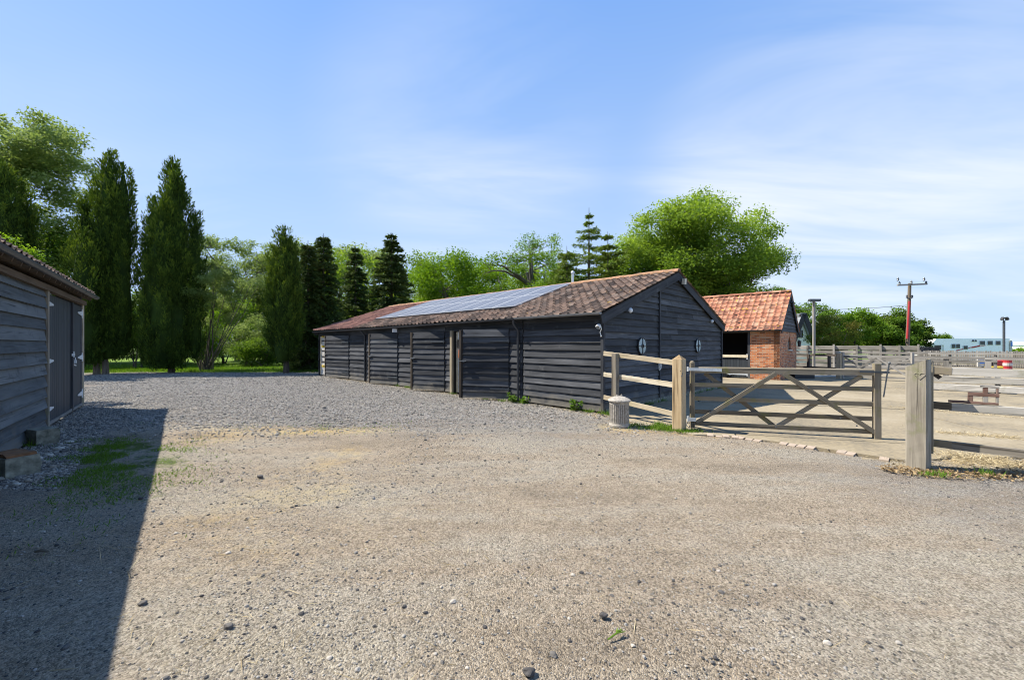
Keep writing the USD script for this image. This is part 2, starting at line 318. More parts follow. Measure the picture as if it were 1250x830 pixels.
usdkit.material(stage, L3 + 'red_brick', {
    'gc': ('attribute', {'attribute': 'gc'}),
    'bt': ('brick_texture', {'scale': 1.0, 'brick_width': .225, 'row_height': .075, 'mortar_size': .008, 'mortar_smooth': .3, 'color1': (0, 0, 0), 'color2': (1, 1, 1), 'mortar': (.5, .5, .5), 'bias': 0.0}),
    'n': ('noise_texture', {'scale': 2.2, 'detail': 5.0}), 'mx': ('math', {'math_type': 'multiply_add', 'value2': .5, 'value3': -.06}),
    'sep': ('separate_color', {}), 'sm': ('math', {'math_type': 'multiply_add', 'value2': .62, 'value3': -.05}),
    'r': ('rgb_ramp', {'ramp': [(0, (.05, .035, .03)), (.25, (.20, .075, .04)), (.45, (.38, .125, .05)), (.62, (.47, .18, .07)), (.8, (.40, .22, .13)), (1, (.52, .38, .28))]}),
    'm2': ('mix_color', {'b': (.33, .285, .225)}), 'bp': ('bump', {'strength': .7, 'distance': .008, 'invert': True}), 'p': ('principled_bsdf', {'roughness': .92, 'specular_ior_level': .2})},
    [('gc.vector', 'bt.vector'), ('gc.vector', 'n.vector'), ('bt.color', 'sep.color'), ('n.fac', 'mx.value1'), ('sep.r', 'sm.value1'), ('mx.value', 'sm.value3'), ('sm.value', 'r.fac'),
     ('r.color', 'm2.a'), ('bt.fac', 'm2.fac'), ('m2.result', 'p.base_color'), ('bt.fac', 'bp.height'), ('bp.normal', 'p.normal')], surface='p.BSDF')

usdkit.material(stage, L3 + 'solar_cells', {
    'gc': ('attribute', {'attribute': 'gc'}),
    'bt': ('brick_texture', {'scale': 1.0, 'offset': 0.0, 'brick_width': .158, 'row_height': .158, 'mortar_size': .004, 'color1': (.07, .085, .12), 'color2': (.10, .115, .15), 'mortar': (.26, .28, .31)}),
    'p': ('principled_bsdf', {'roughness': .5, 'specular_ior_level': .18})},
    [('gc.vector', 'bt.vector'), ('bt.color', 'p.base_color')], surface='p.BSDF')
plain('panel_frame', (.52, .53, .54), .5, metal=.3)

def leaf_look(name, dark, mid, light, trans=.35, rough=.55, scale=.9):
    usdkit.material(stage, L3 + name, {
        'tn': ('attribute', {'attribute': 'tone'}), 'g': ('geometry', {}), 'n': ('noise_texture', {'scale': scale, 'detail': 3.0}),
        'a': ('math', {'math_type': 'multiply_add', 'value2': .55}), 's': ('math', {'math_type': 'multiply_add', 'value2': .45, 'value3': 0.0}),
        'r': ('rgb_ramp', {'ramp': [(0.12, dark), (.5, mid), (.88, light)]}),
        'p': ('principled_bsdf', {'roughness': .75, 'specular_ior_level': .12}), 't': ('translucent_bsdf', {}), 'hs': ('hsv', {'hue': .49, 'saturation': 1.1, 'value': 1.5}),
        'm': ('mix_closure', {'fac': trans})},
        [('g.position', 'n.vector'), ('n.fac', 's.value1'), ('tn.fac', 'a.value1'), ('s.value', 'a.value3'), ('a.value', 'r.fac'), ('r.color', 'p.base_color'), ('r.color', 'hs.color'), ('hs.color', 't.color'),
         ('p.BSDF', 'm.closure1'), ('t.BSDF', 'm.closure2')], surface='m.closure')
leaf_look('oak_leaf', (.05, .11, .012), (.115, .215, .022), (.20, .31, .035))
leaf_look('lime_leaf', (.065, .125, .016), (.15, .24, .034), (.26, .36, .06), trans=.45)
leaf_look('pale_leaf', (.08, .125, .032), (.16, .225, .06), (.26, .33, .12))
leaf_look('green_leaf', (.04, .085, .012), (.09, .165, .022), (.16, .25, .04))
leaf_look('cypress_leaf', (.016, .034, .007), (.058, .102, .014), (.16, .22, .026), trans=.18, scale=1.3)
leaf_look('spruce_leaf', (.016, .034, .009), (.05, .085, .02), (.13, .165, .042), trans=.12, scale=1.3)
leaf_look('larch_leaf', (.04, .075, .014), (.105, .16, .026), (.18, .24, .045), trans=.25)
leaf_look('russet_leaf', (.06, .10, .018), (.13, .18, .03), (.26, .22, .05))
leaf_look('grass_blade', (.05, .10, .012), (.10, .19, .022), (.17, .27, .04), trans=.3)
leaf_look('straw_strand', (.20, .15, .08), (.38, .31, .18), (.56, .49, .33), trans=.15)
leaf_look('dead_leaf', (.11, .075, .04), (.24, .17, .09), (.40, .31, .18), trans=.15)
leaf_look('fern_leaf', (.04, .09, .012), (.09, .17, .022), (.14, .24, .04))

# ------------------------------------------------------------------ ground, yard, lawn, hill
C0 = np.array([2.096, 9.47]); U1 = np.array([-515, 500.0]) / math.hypot(515, 500); U2 = np.array([U1[1], -U1[0]])
SP0 = np.array([-10.98, 10.46]); SD = np.array([.6276, -.7785]); SN = np.array([.7785, .6276])    # shed corner, wall direction towards us, wall normal
YARD_EDGE = np.array([[2.05, 9.3], [3.0, 7.62], *[gnd(*p)[:2] for p in ((846, 531), (890, 532.5), (940, 538.5), (1000, 547), (1074, 558), (1108, 563), (1140, 561), (1166, 556), (1250, 559))], [11.0, 5.5], [60, 3.0]])
YARD = np.vstack([YARD_EDGE, [[75, 34], [20, 34], [4, 30], [7.4, 17], [8.3, 15.6]]])
import shapely, trimesh
YPOLY = shapely.Polygon(YARD); YLINE = shapely.LineString(YARD_EDGE)
def edge_dist(xy):
    return shapely.distance(shapely.points(xy), YLINE)
def ground_height(x, y):
    p = np.stack([x, y, np.zeros_like(x)], -1)
    r = np.hypot(x, y)
    h = (fbm(p * .55, 3, 5) - .5) * .075 + (fbm(p * 3.1, 3, 8) - .5) * .022
    h = h * (1 - sstep(10, 20, r)) - .006
    inside = shapely.contains_xy(YPOLY, x, y)
    near = np.exp(-(edge_dist(np.stack([x, y], -1)) / .25) ** 2) * (r < 40)
    h = np.where(inside, -.05, h * (1 - near))
    dip = sstep(36, 52, y) * sstep(14, 24, x)
    return h - 1.3 * dip
def build_ground():
    fw = np.radians(np.linspace(-68, 68, 420)); bk = np.radians(np.linspace(68, 292, 60))[1:-1]
    th = np.concatenate([fw, bk]); rr = np.concatenate([[0.05], np.geomspace(.45, 900, 290)])
    T, R = np.meshgrid(th, rr); x, y = R * np.sin(T), R * np.cos(T); nT = len(th)
    z = ground_height(x.ravel(), y.ravel())
    v = np.column_stack([x.ravel(), y.ravel(), z])
    i, j = np.meshgrid(np.arange(len(rr) - 1), np.arange(nT), indexing='ij'); j2 = (j + 1) % nT
    a, b, c, d = i * nT + j, i * nT + j2, (i + 1) * nT + j2, (i + 1) * nT + j
    f = np.vstack([np.stack([a, c, b], -1).reshape(-1, 3), np.stack([a, d, c], -1).reshape(-1, 3)])
    x, y = v[:, 0], v[:, 1]; p3 = np.column_stack([x, y, 0 * x])
    n1, n2 = fbm(p3 * .5, 4, 21) - .5, fbm(p3 * 1.6, 4, 33) - .5
    sh = (np.column_stack([x, y]) - SP0) @ SN                        # distance from the shed's wall
    gravel = sstep(-2.6, 1.9, y - 8.4 + .12 * (x + 2) * (x > -2) + n1 * 3.0)
    gravel = np.maximum(gravel, (1 - sstep(.5, 1.3, sh + n2 * 1.2)) * (y < 12) * sstep(3.0, 5.5, y))
    gravel = np.maximum(gravel, .75 * sstep(2.2, 6.0, x + .3 * (y - 5) + n1 * 2.5) * (1 - sstep(5.5, 7.5, y)))
    straw = .9 * np.exp(-((y - 7.9 + n1 * 1.4) / .55) ** 2) * np.exp(-((x + 3.6) / 1.5) ** 2)
    straw = np.maximum(straw, .55 * np.exp(-((y - 7.2 + n1 * 2) / 1.0) ** 2) * np.exp(-((x + 5.2) / 1.0) ** 2))
    ed = edge_dist(np.column_stack([x, y])); out = ~shapely.contains_xy(YPOLY, x, y)
    straw = np.maximum(straw, np.exp(-(ed / .55) ** 2) * out * np.where(x < 3.6, 1.0, np.where(x > 5.0, 1.0, .25)) * (.65 + n2 * 1.6))
    straw = np.maximum(straw, .55 * np.exp(-((y - 5.0) / 2.2) ** 2) * np.exp(-((x + 2.2) / 1.1) ** 2) * (.8 + n2 * 2))
    straw = np.maximum(straw, np.exp(-((x - 2.3) / .8) ** 2) * np.exp(-((y - 7.7 + .35 * (x - 2.3)) / .45) ** 2) * (.8 + n2 * 1.2))
    moss = np.exp(-((y - 5.9 + n2) / 1.35) ** 2) * np.exp(-((sh - 1.3) / .6) ** 2) * (.85 + n2 * 4)
    moss = np.maximum(moss, .5 * np.exp(-((y - 8.1 + n1) / .3) ** 2) * np.exp(-((x + 3.4) / .9) ** 2))
    far = sstep(22.3, 23.6, y + n1 * 1.0) * (x < 6) + sstep(30, 36, y) * (x >= 6) + (y < -6) + sstep(40, 60, np.hypot(x, y))
    mb = MB(); mb.add(v, f, v, 0.5)
    return single('ground', mb, 'ground_look', kind='structure', smooth=True,
                  extra={'gravel': np.clip(gravel, 0, 1), 'straw': np.clip(straw, 0, 1), 'moss': np.clip(moss, 0, 1), 'far': np.clip(far, 0, 1)})
def attr_mask(nd, ln, k, noise_sock, amp, lo, hi):
    nd[k] = ('attribute', {'attribute': k}); nd[k + 'm'] = ('math', {'math_type': 'multiply_add', 'value2': amp}); nd[k + 'a'] = ('math', {'math_type': 'add'})
    nd[k + 's'] = ('math', {'math_type': 'add', 'value2': -amp / 2}); nd[k + 'r'] = ('map_range', {'from_min': lo, 'from_max': hi, 'clamp': True})
    ln += [(noise_sock, k + 'm.value1'), (k + '.fac', k + 'm.value3'), (k + 'm.value', k + 's.value1'), (k + 's.value', k + 'r.value')]; del nd[k + 'a']
    return k + 'r.result'
nd = {'g': ('geometry', {}), 'bm': ('mapping', {'rotation': (0, 0, .75), 'scale': (.35, 1.25, 1)}), 'big': ('noise_texture', {'scale': 1.0, 'detail': 7.0, 'roughness': .62}), 'mid': ('noise_texture', {'scale': 7.0, 'detail': 6.0, 'roughness': .7}),
      'fine': ('noise_texture', {'scale': 75.0, 'detail': 5.0, 'roughness': .85}), 'peb': ('voronoi_texture', {'scale': 62.0, 'randomness': 1.0}), 'peb2': ('voronoi_texture', {'scale': 105.0}),
      'ps': ('separate_color', {}), 'ps2': ('separate_color', {}),
      'gr': ('rgb_ramp', {'ramp': [(0, (.05, .048, .045)), (.3, (.12, .115, .106)), (.6, (.20, .19, .173)), (.85, (.30, .283, .255)), (1, (.44, .42, .38))]}),
      'dsum': ('math', {'math_type': 'multiply_add', 'value2': .50}), 'dm': ('math', {'math_type': 'multiply_add', 'value2': .22}), 'dc': ('math', {'math_type': 'multiply', 'value2': .28}),
      'dr': ('rgb_ramp', {'ramp': [(.27, (.055, .049, .040)), (.39, (.182, .159, .122)), (.51, (.308, .272, .211)), (.62, (.41, .366, .292)), (.80, (.62, .57, .475))]}),
      'sr': ('rgb_ramp', {'ramp': [(.25, (.22, .16, .08)), (.5, (.40, .32, .17)), (.75, (.56, .47, .29))]}),
      'mr': ('rgb_ramp', {'ramp': [(.25, (.05, .075, .018)), (.5, (.09, .13, .03)), (.75, (.17, .20, .07))]}),
      'fr': ('rgb_ramp', {'ramp': [(.25, (.06, .10, .02)), (.5, (.09, .145, .028)), (.75, (.13, .18, .045))]}),
      'speck': ('map_range', {'from_min': .80, 'from_max': .84, 'clamp': True}), 'spm': ('math', {'math_type': 'multiply', 'value2': .45}), 'mxs': ('mix_color', {}),
      'specr': ('rgb_ramp', {'ramp': [(0, (.05, .048, .048)), (.4, (.12, .115, .11)), (.7, (.22, .20, .17)), (1, (.36, .33, .28))]}),
      'm1': ('mix_color', {}), 'm2': ('mix_color', {}), 'm3': ('mix_color', {}), 'm4': ('mix_color', {}), 'mb_': ('mix_color', {'blend_type': 'multiply', 'fac': .8}),
      'bigr': ('rgb_ramp', {'ramp': [(.34, (.66, .60, .55)), (.46, (.93, .85, .78)), (.58, (1, 1, 1)), (.7, (1.0, .98, .92))]}),
      'hs': ('math', {'math_type': 'multiply_add', 'value2': -.9}), 'bp': ('bump', {'strength': .85, 'distance': .017}), 'p': ('principled_bsdf', {'roughness': .95, 'specular_ior_level': .15})}
ln = [('g.position', k + '.vector') for k in ('bm', 'mid', 'fine', 'peb', 'peb2')] + [('bm.vector', 'big.vector')]
ln += [('peb.color', 'ps.color'), ('peb2.color', 'ps2.color'), ('ps2.r', 'gr.fac'), ('mid.fac', 'dm.value1'), ('ps2.g', 'dc.value1'), ('dc.value', 'dm.value3'), ('fine.fac', 'dsum.value1'), ('dm.value', 'dsum.value3'), ('dsum.value', 'dr.fac'),
       ('fine.fac', 'sr.fac'), ('fine.fac', 'mr.fac'), ('fine.fac', 'fr.fac'), ('ps.g', 'speck.value'), ('speck.result', 'spm.value1'), ('spm.value', 'mxs.fac'), ('dr.color', 'mxs.a'), ('ps.b', 'specr.fac'), ('specr.color', 'mxs.b')]
g_, s_, m_, f_ = (attr_mask(nd, ln, 'gravel', 'mid.fac', 1.6, .2, .85), attr_mask(nd, ln, 'straw', 'mid.fac', 1.5, .25, .85), attr_mask(nd, ln, 'moss', 'mid.fac', 1.6, .35, .7), attr_mask(nd, ln, 'far', 'mid.fac', .8, .4, .6))
ln += [(g_, 'm1.fac'), ('mxs.result', 'm1.a'), ('gr.color', 'm1.b'), (s_, 'm2.fac'), ('m1.result', 'm2.a'), ('sr.color', 'm2.b'), (m_, 'm3.fac'), ('m2.result', 'm3.a'), ('mr.color', 'm3.b'),
       (f_, 'm4.fac'), ('m3.result', 'm4.a'), ('fr.color', 'm4.b'), ('big.fac', 'bigr.fac'), ('m4.result', 'mb_.a'), ('bigr.color', 'mb_.b'), ('mb_.result', 'p.base_color'),
       ('peb2.distance', 'hs.value1'), ('fine.fac', 'hs.value3'), ('hs.value', 'bp.height'), ('bp.normal', 'p.normal')]
usdkit.material(stage, L3 + 'ground_look', nd, ln, surface='p.BSDF')
build_ground()

usdkit.material(stage, L3 + 'concrete', {
    'g': ('geometry', {}), 'n1': ('noise_texture', {'scale': .45, 'detail': 6.0, 'roughness': .65}), 'n2': ('noise_texture', {'scale': 14.0, 'detail': 6.0, 'roughness': .7}), 'n3': ('noise_texture', {'scale': 90.0, 'detail': 2.0}),
    'a': ('math', {'math_type': 'multiply_add', 'value2': .6}), 'b': ('math', {'math_type': 'multiply', 'value2': .4}),
    'r': ('rgb_ramp', {'ramp': [(.30, (.075, .066, .053)), (.40, (.15, .132, .10)), (.50, (.235, .196, .13)), (.60, (.275, .237, .17)), (.72, (.36, .325, .255))]}),
    'bp': ('bump', {'strength': .35, 'distance': .006}), 'p': ('principled_bsdf', {'roughness': .9, 'specular_ior_level': .2})},
    [('g.position', 'n1.vector'), ('g.position', 'n2.vector'), ('g.position', 'n3.vector'), ('n2.fac', 'b.value1'), ('n1.fac', 'a.value1'), ('b.value', 'a.value3'), ('a.value', 'r.fac'), ('r.color', 'p.base_color'), ('n2.fac', 'bp.height'), ('bp.normal', 'p.normal')], surface='p.BSDF')
def slab(name, poly, z0, z1, material, **k):
    m = trimesh.creation.extrude_polygon(poly, z1 - z0, engine='earcut'); m.apply_translation([0, 0, z0])
    mb = MB(); mb.add(m.vertices, m.faces); return single(name, mb, material, kind='structure', **k)
# the yard is cast in bays with open joints
yard_path = newpath('/World', 'yard'); tag(UsdGeom.Xform.Define(stage, yard_path).GetPrim(), kind='structure')
gd = np.array([2.76, -.84]) / math.hypot(2.76, .84); gp = np.array([-gd[1], gd[0]])
rngY = np.random.default_rng(3)
for i in range(-1, 8):
    for j in range(-3, 8):
        o = gnd(846, 527)[:2] + gd * (i * 5.2 + .7 * (j % 2)) + gp * (j * 4.3)
        q = shapely.Polygon([o, o + gd * 5.165, o + gd * 5.165 + gp * 4.265, o + gp * 4.265]).intersection(YPOLY)
        for g in getattr(q, 'geoms', [q]):
            if g.geom_type != 'Polygon' or g.area < .05: continue
            m = trimesh.creation.extrude_polygon(g, .07, engine='earcut'); m.apply_translation([0, 0, -.06 + rngY.normal(0, .0015)])
            mb = MB(int(1000 + i * 20 + j)); mb.add(m.vertices, m.faces); define(newpath(yard_path, 'slab'), mb, 'concrete')
mb = MB(); v, f = trimesh.creation.triangulate_polygon(YPOLY.buffer(-.02), engine='earcut')
mb.add(np.column_stack([v, np.full(len(v), -.024)]), f); define(newpath(yard_path, 'joint_fill'), mb, 'pale_stone')
# row of edging bricks along the curved front of the yard
ep = np.array([gnd(*p)[:2] for p in ((868, 531.5), (900, 534), (940, 539.5), (1000, 548), (1074, 559.5), (1100, 563))])
el = shapely.LineString(ep); k = 0
edge_path = newpath('/World', 'brick_edging'); tag(UsdGeom.Xform.Define(stage, edge_path).GetPrim(), 'row of worn bricks edging the concrete yard in front of the gate', 'brick edging')
d = 0.0; rb = np.random.default_rng(9)
while d < el.length - .1:
    w = .108; a, b = np.array(el.interpolate(d).coords[0]), np.array(el.interpolate(d + .05).coords[0])
    if rb.random() > .14:
        mb = MB(k); t = math.atan2(*(b - a)[::-1]) + rb.normal(0, .05)
        mb.box((*(a + rb.normal(0, .008, 2)), -.033 + rb.normal(0, .003)), (.1, .21, .09), t); define(newpath(edge_path, 'brick'), mb, 'brick_edging')
    d += w + .012; k += 1
# lawn beyond the gravel
lx = np.linspace(-60, -7.5, 260); front = 23.6 + (fbm(np.column_stack([lx * .7, 0 * lx, 0 * lx]), 4, 4) - .5) * 1.3
lp = shapely.Polygon(np.vstack([np.column_stack([lx, front]), [[-7.5, 30], [-10, 70], [-60, 70]]]))
v, f = trimesh.creation.triangulate_polygon(lp, engine='earcut'); mb = MB(); mb.add(np.column_stack([v, np.full(len(v), .012)]), f)
usdkit.material(stage, L3 + 'lawn_look', {'g': ('geometry', {}), 'n': ('noise_texture', {'scale': 1.4, 'detail': 6.0, 'roughness': .7}), 'r': ('rgb_ramp', {'ramp': [(.3, (.065, .115, .016)), (.5, (.105, .175, .022)), (.7, (.17, .23, .04))]}),
    'n2': ('noise_texture', {'scale': 40.0, 'detail': 3.0}), 'bp': ('bump', {'strength': .8, 'distance': .03}), 'p': ('principled_bsdf', {'roughness': .9, 'specular_ior_level': .1})},
    [('g.position', 'n.vector'), ('g.position', 'n2.vector'), ('n.fac', 'r.fac'), ('r.color', 'p.base_color'), ('n2.fac', 'bp.height'), ('bp.normal', 'p.normal')], surface='p.BSDF')
single('lawn', mb, 'lawn_look', kind='structure')
# low hill on the right horizon
xs = np.linspace(180, 900, 90); rows = []
for k, (yy, hh) in enumerate(((330, -3), (370, 3.0), (420, 7.0), (480, 8.5), (560, -4))):
    rows.append(np.column_stack([xs, yy + 0 * xs, -1.5 + hh * (0.55 + .45 * np.sin(xs / 140.0)) * sstep(180, 330, xs) + .8 * fbm(np.column_stack([xs * .03, 0 * xs + k, 0 * xs]), 3, 2)]))
V = np.vstack(rows); n = len(xs); F = []
for k in range(4):
    for j in range(n - 1): a = k * n + j; F += [[a, a + 1, a + n + 1], [a, a + n + 1, a + n]]
mb = MB(); mb.add(V, F); single('hill', mb, 'hill_green', kind='structure', smooth=True)

# ------------------------------------------------------------------ building helpers
def zx(p2, z): return np.array([p2[0], p2[1], z])
def lap_board(mb, n, p0, p1, exp, thick=.03, segs=6, wob=.0025, over=.03):
    """One weatherboard: thick lower edge, tucked under the board above. n = outward normal (2-D)."""
    d = np.array([-n[1], n[0]]); a, b = (p0, p1) if (np.asarray(p1)[:2] - np.asarray(p0)[:2]) @ d > 0 else (p1, p0)
    mb.prism([(.012, 0.0), (thick, 0.0), (.004, exp + over), (-.006, exp + over)], a, b, (0, 0, 1), segs, wob=wob)
def boards(th, under, O, a, n, s0, s1, z0, z1, exp, material, thick=.03, roof=None, seed=0, split=None, droop=.006, wall_label=None):
    """Rows of boards between s0 and s1 on the wall through O running along a. roof(s) = height of the roof underside."""
    rng = np.random.default_rng(seed); z = z0
    while z < z1 - .03:
        e = min(exp * (1 + rng.normal(0, .02)), z1 - z)
        lo, hi = s0, s1
        if roof is not None:
            ss = np.linspace(s0, s1, 200); ok = ss[roof(ss) > z + .55 * e]
            if len(ok) < 4: break
            lo, hi = ok[0], ok[-1]
        cuts = [lo] + sorted(c for c in (split(rng, lo, hi) if split else []) if lo + .3 < c < hi - .3) + [hi]
        for c0, c1 in zip(cuts[:-1], cuts[1:]):
            mb = MB(int(rng.integers(1 << 30)))
            p0, p1 = zx(O[:2] + a * (c0 + .002), z + rng.normal(0, droop * .5)), zx(O[:2] + a * (c1 - .002), z + rng.normal(0, droop * .5))
            lap_board(mb, n, p0, p1, e, thick * (1 + rng.normal(0, .12)), segs=max(2, min(7, int((c1 - c0) / .4))))
            th.part('board', mb, material, under)
        z += e
TX = np.array([0, .045, .09, .135, .168, .195, .222, .247]); TZ0 = np.array([.018, -.004, -.010, -.004, .020, .046, .042, .016])
def tile(mb, P, ax, e, nrm, rng, w=.235, L=.36, jit=1.0, amp=1.0):
    """One pantile; P = lower left corner, ax across, e up the slope."""
    k = len(TX); sx = w / .235
    TZ = TZ0 * amp; r = rng.normal(0, .012 * jit); ax2 = ax + e * r; e2 = e - ax * r
    P = P + nrm * (.034 + .03 * (noise(P * .45, 6) - .5) + rng.normal(0, .003 * jit)) + e * rng.normal(0, .006 * jit)
    V = np.vstack([P + e2 * L + (TX * sx)[:, None] * ax2 + (TZ - .026)[:, None] * nrm, P + (TX * sx)[:, None] * ax2 + TZ[:, None] * nrm, P + e2 * .004 + (TX * sx)[:, None] * ax2 + (TZ - .022)[:, None] * nrm])
    F = []
    for r_ in range(2):
        for j in range(k - 1):
            a = r_ * k + j; F += [[a, a + k, a + k + 1], [a, a + k + 1, a + 1]]
    mb.add(V, F, None, rng.random())
def tile_roof(th, deck, P0, ax, e, nrm, ncol, nrow, w, ex, material, seed, single_max=300, skip=None, far=None, amp=1.0):
    rng = np.random.default_rng(seed); L = []
    for i in range(ncol):
        for j in range(nrow):
            if skip and skip((i + .5) * w, (j + .5) * ex): continue
            p = P0 + ax * (i * w) + e * (j * ex); L.append((np.linalg.norm(p - [0, 0, EYE]), i, j, p))
    L.sort(key=lambda q: q[0]); rest = MB(seed); rest2 = MB(seed + 1)
    for q, (_, i, j, p) in enumerate(L):
        if q < single_max:
            mb = MB(seed + q); tile(mb, p, ax, e, nrm, rng, w, ex + .05, 1.0, amp); th.part('tile', mb, material, deck)
        else: tile(rest2 if far and i * w > far else rest, p, ax, e, nrm, rng, w, ex + .05, 1.0, amp)
    if rest.n: th.part('tile_field', rest, material, deck, kind='stuff')
    if rest2.n: th.part('tile_field', rest2, 'rose_pantile', deck, kind='stuff')
def gutter(mb, p0, p1, r=.06):
    a = np.linspace(np.pi, 2 * np.pi, 9); o = [(r * math.cos(q), r * math.sin(q)) for q in a]; i = [((r - .006) * math.cos(q), (r - .006) * math.sin(q)) for q in a[::-1]]
    mb.prism(o + i, p0, p1, (0, 0, 1), 1, caps=False)
    for p in (p0, p1): mb.prism(o, np.asarray(p), np.asarray(p) + (np.asarray(p1) - np.asarray(p0)) / np.linalg.norm(np.asarray(p1) - np.asarray(p0)) * .004, (0, 0, 1), 1)
def roof_sheet(mb, corners, thick):
    """A slab under four corners (counter-clockwise from above)."""
    c = np.asarray(corners, float); n = np.cross(c[1] - c[0], c[3] - c[0]); n /= np.linalg.norm(n); n = n if n[2] > 0 else -n
    v = np.vstack([c, c - n * thick]); mb.add(v, [[0, 1, 2], [0, 2, 3], [4, 6, 5], [4, 7, 6], [0, 4, 5], [0, 5, 1], [1, 5, 6], [1, 6, 2], [2, 6, 7], [2, 7, 3], [3, 7, 4], [3, 4, 0]])

# ------------------------------------------------------------------ the black weatherboarded barn
BL, BW = 16.85, 8.2
def BP(s, t, z): return zx(C0 + U1 * s + U2 * t, z)
barn = Thing('timber_barn', 'long black weatherboarded stable barn with a brown pantile roof beyond the gravel', 'barn', BP(0, 0, 0))
RS = .345; zr = lambda t: 2.38 + RS * t                                   # top of the roof deck over the front slope
Nf, Ng = -U2, -U1                                                       # outward normals of the long front and of the gable
def wallbox(th, a, b, z0, z1, thick, n, material, name='wall', label=None):
    """a, b: 2-D ends on the outer face; the wall lies behind it."""
    mb = MB(1); a, b = np.asarray(a), np.asarray(b); m = -np.asarray(n) * thick / 2
    mb.bar(zx(a + m, (z0 + z1) / 2), zx(b + m, (z0 + z1) / 2), thick, z1 - z0)
    return th.part(name, mb, material, label=label)
b2 = lambda s, t: C0 + U1 * s + U2 * t
bays = [(0.0, 3.02), (5.62, 6.02), (8.10, 9.0), (11.15, 13.25), (16.78, BL)]           # closed stretches of the long front
openings = [(3.02, 5.62), (6.02, 8.10), (9.0, 11.15), (13.25, 16.78)]
for k, (s0, s1) in enumerate(bays):
    w = wallbox(barn, b2(s0, .004), b2(s1, .004), .02, 2.33, .09, Nf, 'interior_dark')
    cuts = [(s0, s1)] if k else [(0.0, 2.46), (2.5, 3.02)]
    if k == 3: cuts = [(11.15, 11.62), (11.68, 13.25)]
    for c0, c1 in cuts:
        boards(barn, w, b2(0, 0), U1, Nf, c0, c1, .05, 2.02 if k else 2.33, .178, 'black_boarding', .042, seed=40 + k * 7 + int(c0 * 10))
# head beam over the doors, in planks
hb = wallbox(barn, b2(2.5, .0), b2(BL, .0), 2.035, 2.33, .07, Nf, 'black_boarding', 'head_beam')
for k, (s0, s1) in enumerate(((2.5, 6.0), (6.0, 9.3), (9.3, 13.0), (13.0, BL))):
    mb = MB(70 + k); mb.bar(BP(s0 + .004, -.014, 2.10 + .004 * k), BP(s1 - .004, -.014, 2.10), .026, .145, segs=4, wob=.002); barn.part('plank', mb, 'black_boarding', hb)
    mb = MB(80 + k); mb.bar(BP(s0 + .004, -.024, 2.255), BP(s1 - .004, -.024, 2.255), .030, .135, segs=4, wob=.002); barn.part('plank', mb, 'black_boarding', hb)
# corner posts and jambs
for s in (3.05, 5.60, 6.06, 8.07, 9.04, 11.12, 13.29, 16.74):
    mb = MB(int(s * 10)); mb.bar(BP(s, .06, .0), BP(s, .06, 2.03), .07, .13, up=(*U1, 0)); barn.part('door_jamb', mb, 'brown_frame')
mb = MB(5); mb.bar(BP(-.02, -.02, .0), BP(-.02, -.02, 2.40), .085, .085, up=(*U1, 0), ch=.008); barn.part('corner_post', mb, 'black_boarding')
mb = MB(6); mb.bar(BP(-.03, BW, .0), BP(-.03, BW, 2.36), .085, .085, up=(*U1, 0), ch=.008); barn.part('corner_post', mb, 'black_boarding')
# gable, back and far walls
gz = lambda t: 2.30 + RS * np.minimum(t, BW - t)
def gable_wall(th, s, n, thick, label=None):
    prof = np.array([[0, .02], [BW, .02], [BW, 2.28], [BW / 2, 2.28 + RS * BW / 2], [0, 2.28]])
    mb = MB(2); A = np.array([BP(s, t, z) for t, z in prof]); B = A - np.array([*n, 0]) * thick
    v = np.vstack([A, B]); f = [[0, 1, 2], [0, 2, 3], [0, 3, 4], [5, 7, 6], [5, 8, 7], [5, 9, 8]] + [q for i in range(5) for q in ([i, i + 5, (i + 1) % 5 + 5], [i, (i + 1) % 5 + 5, (i + 1) % 5])]
    mb.add(v, f); return th.part('wall', mb, 'interior_dark', label=label)
gw = gable_wall(barn, .004, Ng, .09)
gsplit = lambda rng, lo, hi: ([rng.uniform(3.4, 7.6)] if rng.random() < .55 else [])
boards(barn, gw, b2(0, 0), U2, Ng, .03, 2.87, .07, 3.9, .168, 'black_boarding', .042, roof=gz, seed=11)
boards(barn, gw, b2(0, 0), U2, Ng, 2.95, BW - .03, .07, 3.9, .168, 'black_boarding', .042, roof=gz, seed=12, split=gsplit)
mb = MB(3); mb.bar(BP(-.03, 2.91, .05), BP(-.03, 2.91, 3.28), .05, .08, up=(*U1, 0)); barn.part('cover_strip', mb, 'black_boarding')
mb = MB(4); mb.bar(BP(-.045, .05, .05), BP(-.045, BW, .03), .05, .12); barn.part('plinth', mb, 'block_stone')
gable_wall(barn, BL, U1, .09)
wallbox(barn, b2(0, BW), b2(BL, BW), .02, 2.33, .09, U2, 'black_boarding')
for s in (5.72, 8.3, 11.3):                                               # partitions between the loose boxes, limewashed inside
    mb = MB(7); mb.bar(BP(s, .12, 1.15), BP(s, BW - .15, 1.15), .05, 2.3); barn.part('partition', mb, 'white_paint')
mb = MB(8); mb.bar(BP(BL - .12, .12, 1.14), BP(BL - .12, BW - .15, 1.14), .03, 2.2); barn.part('partition', mb, 'white_paint')
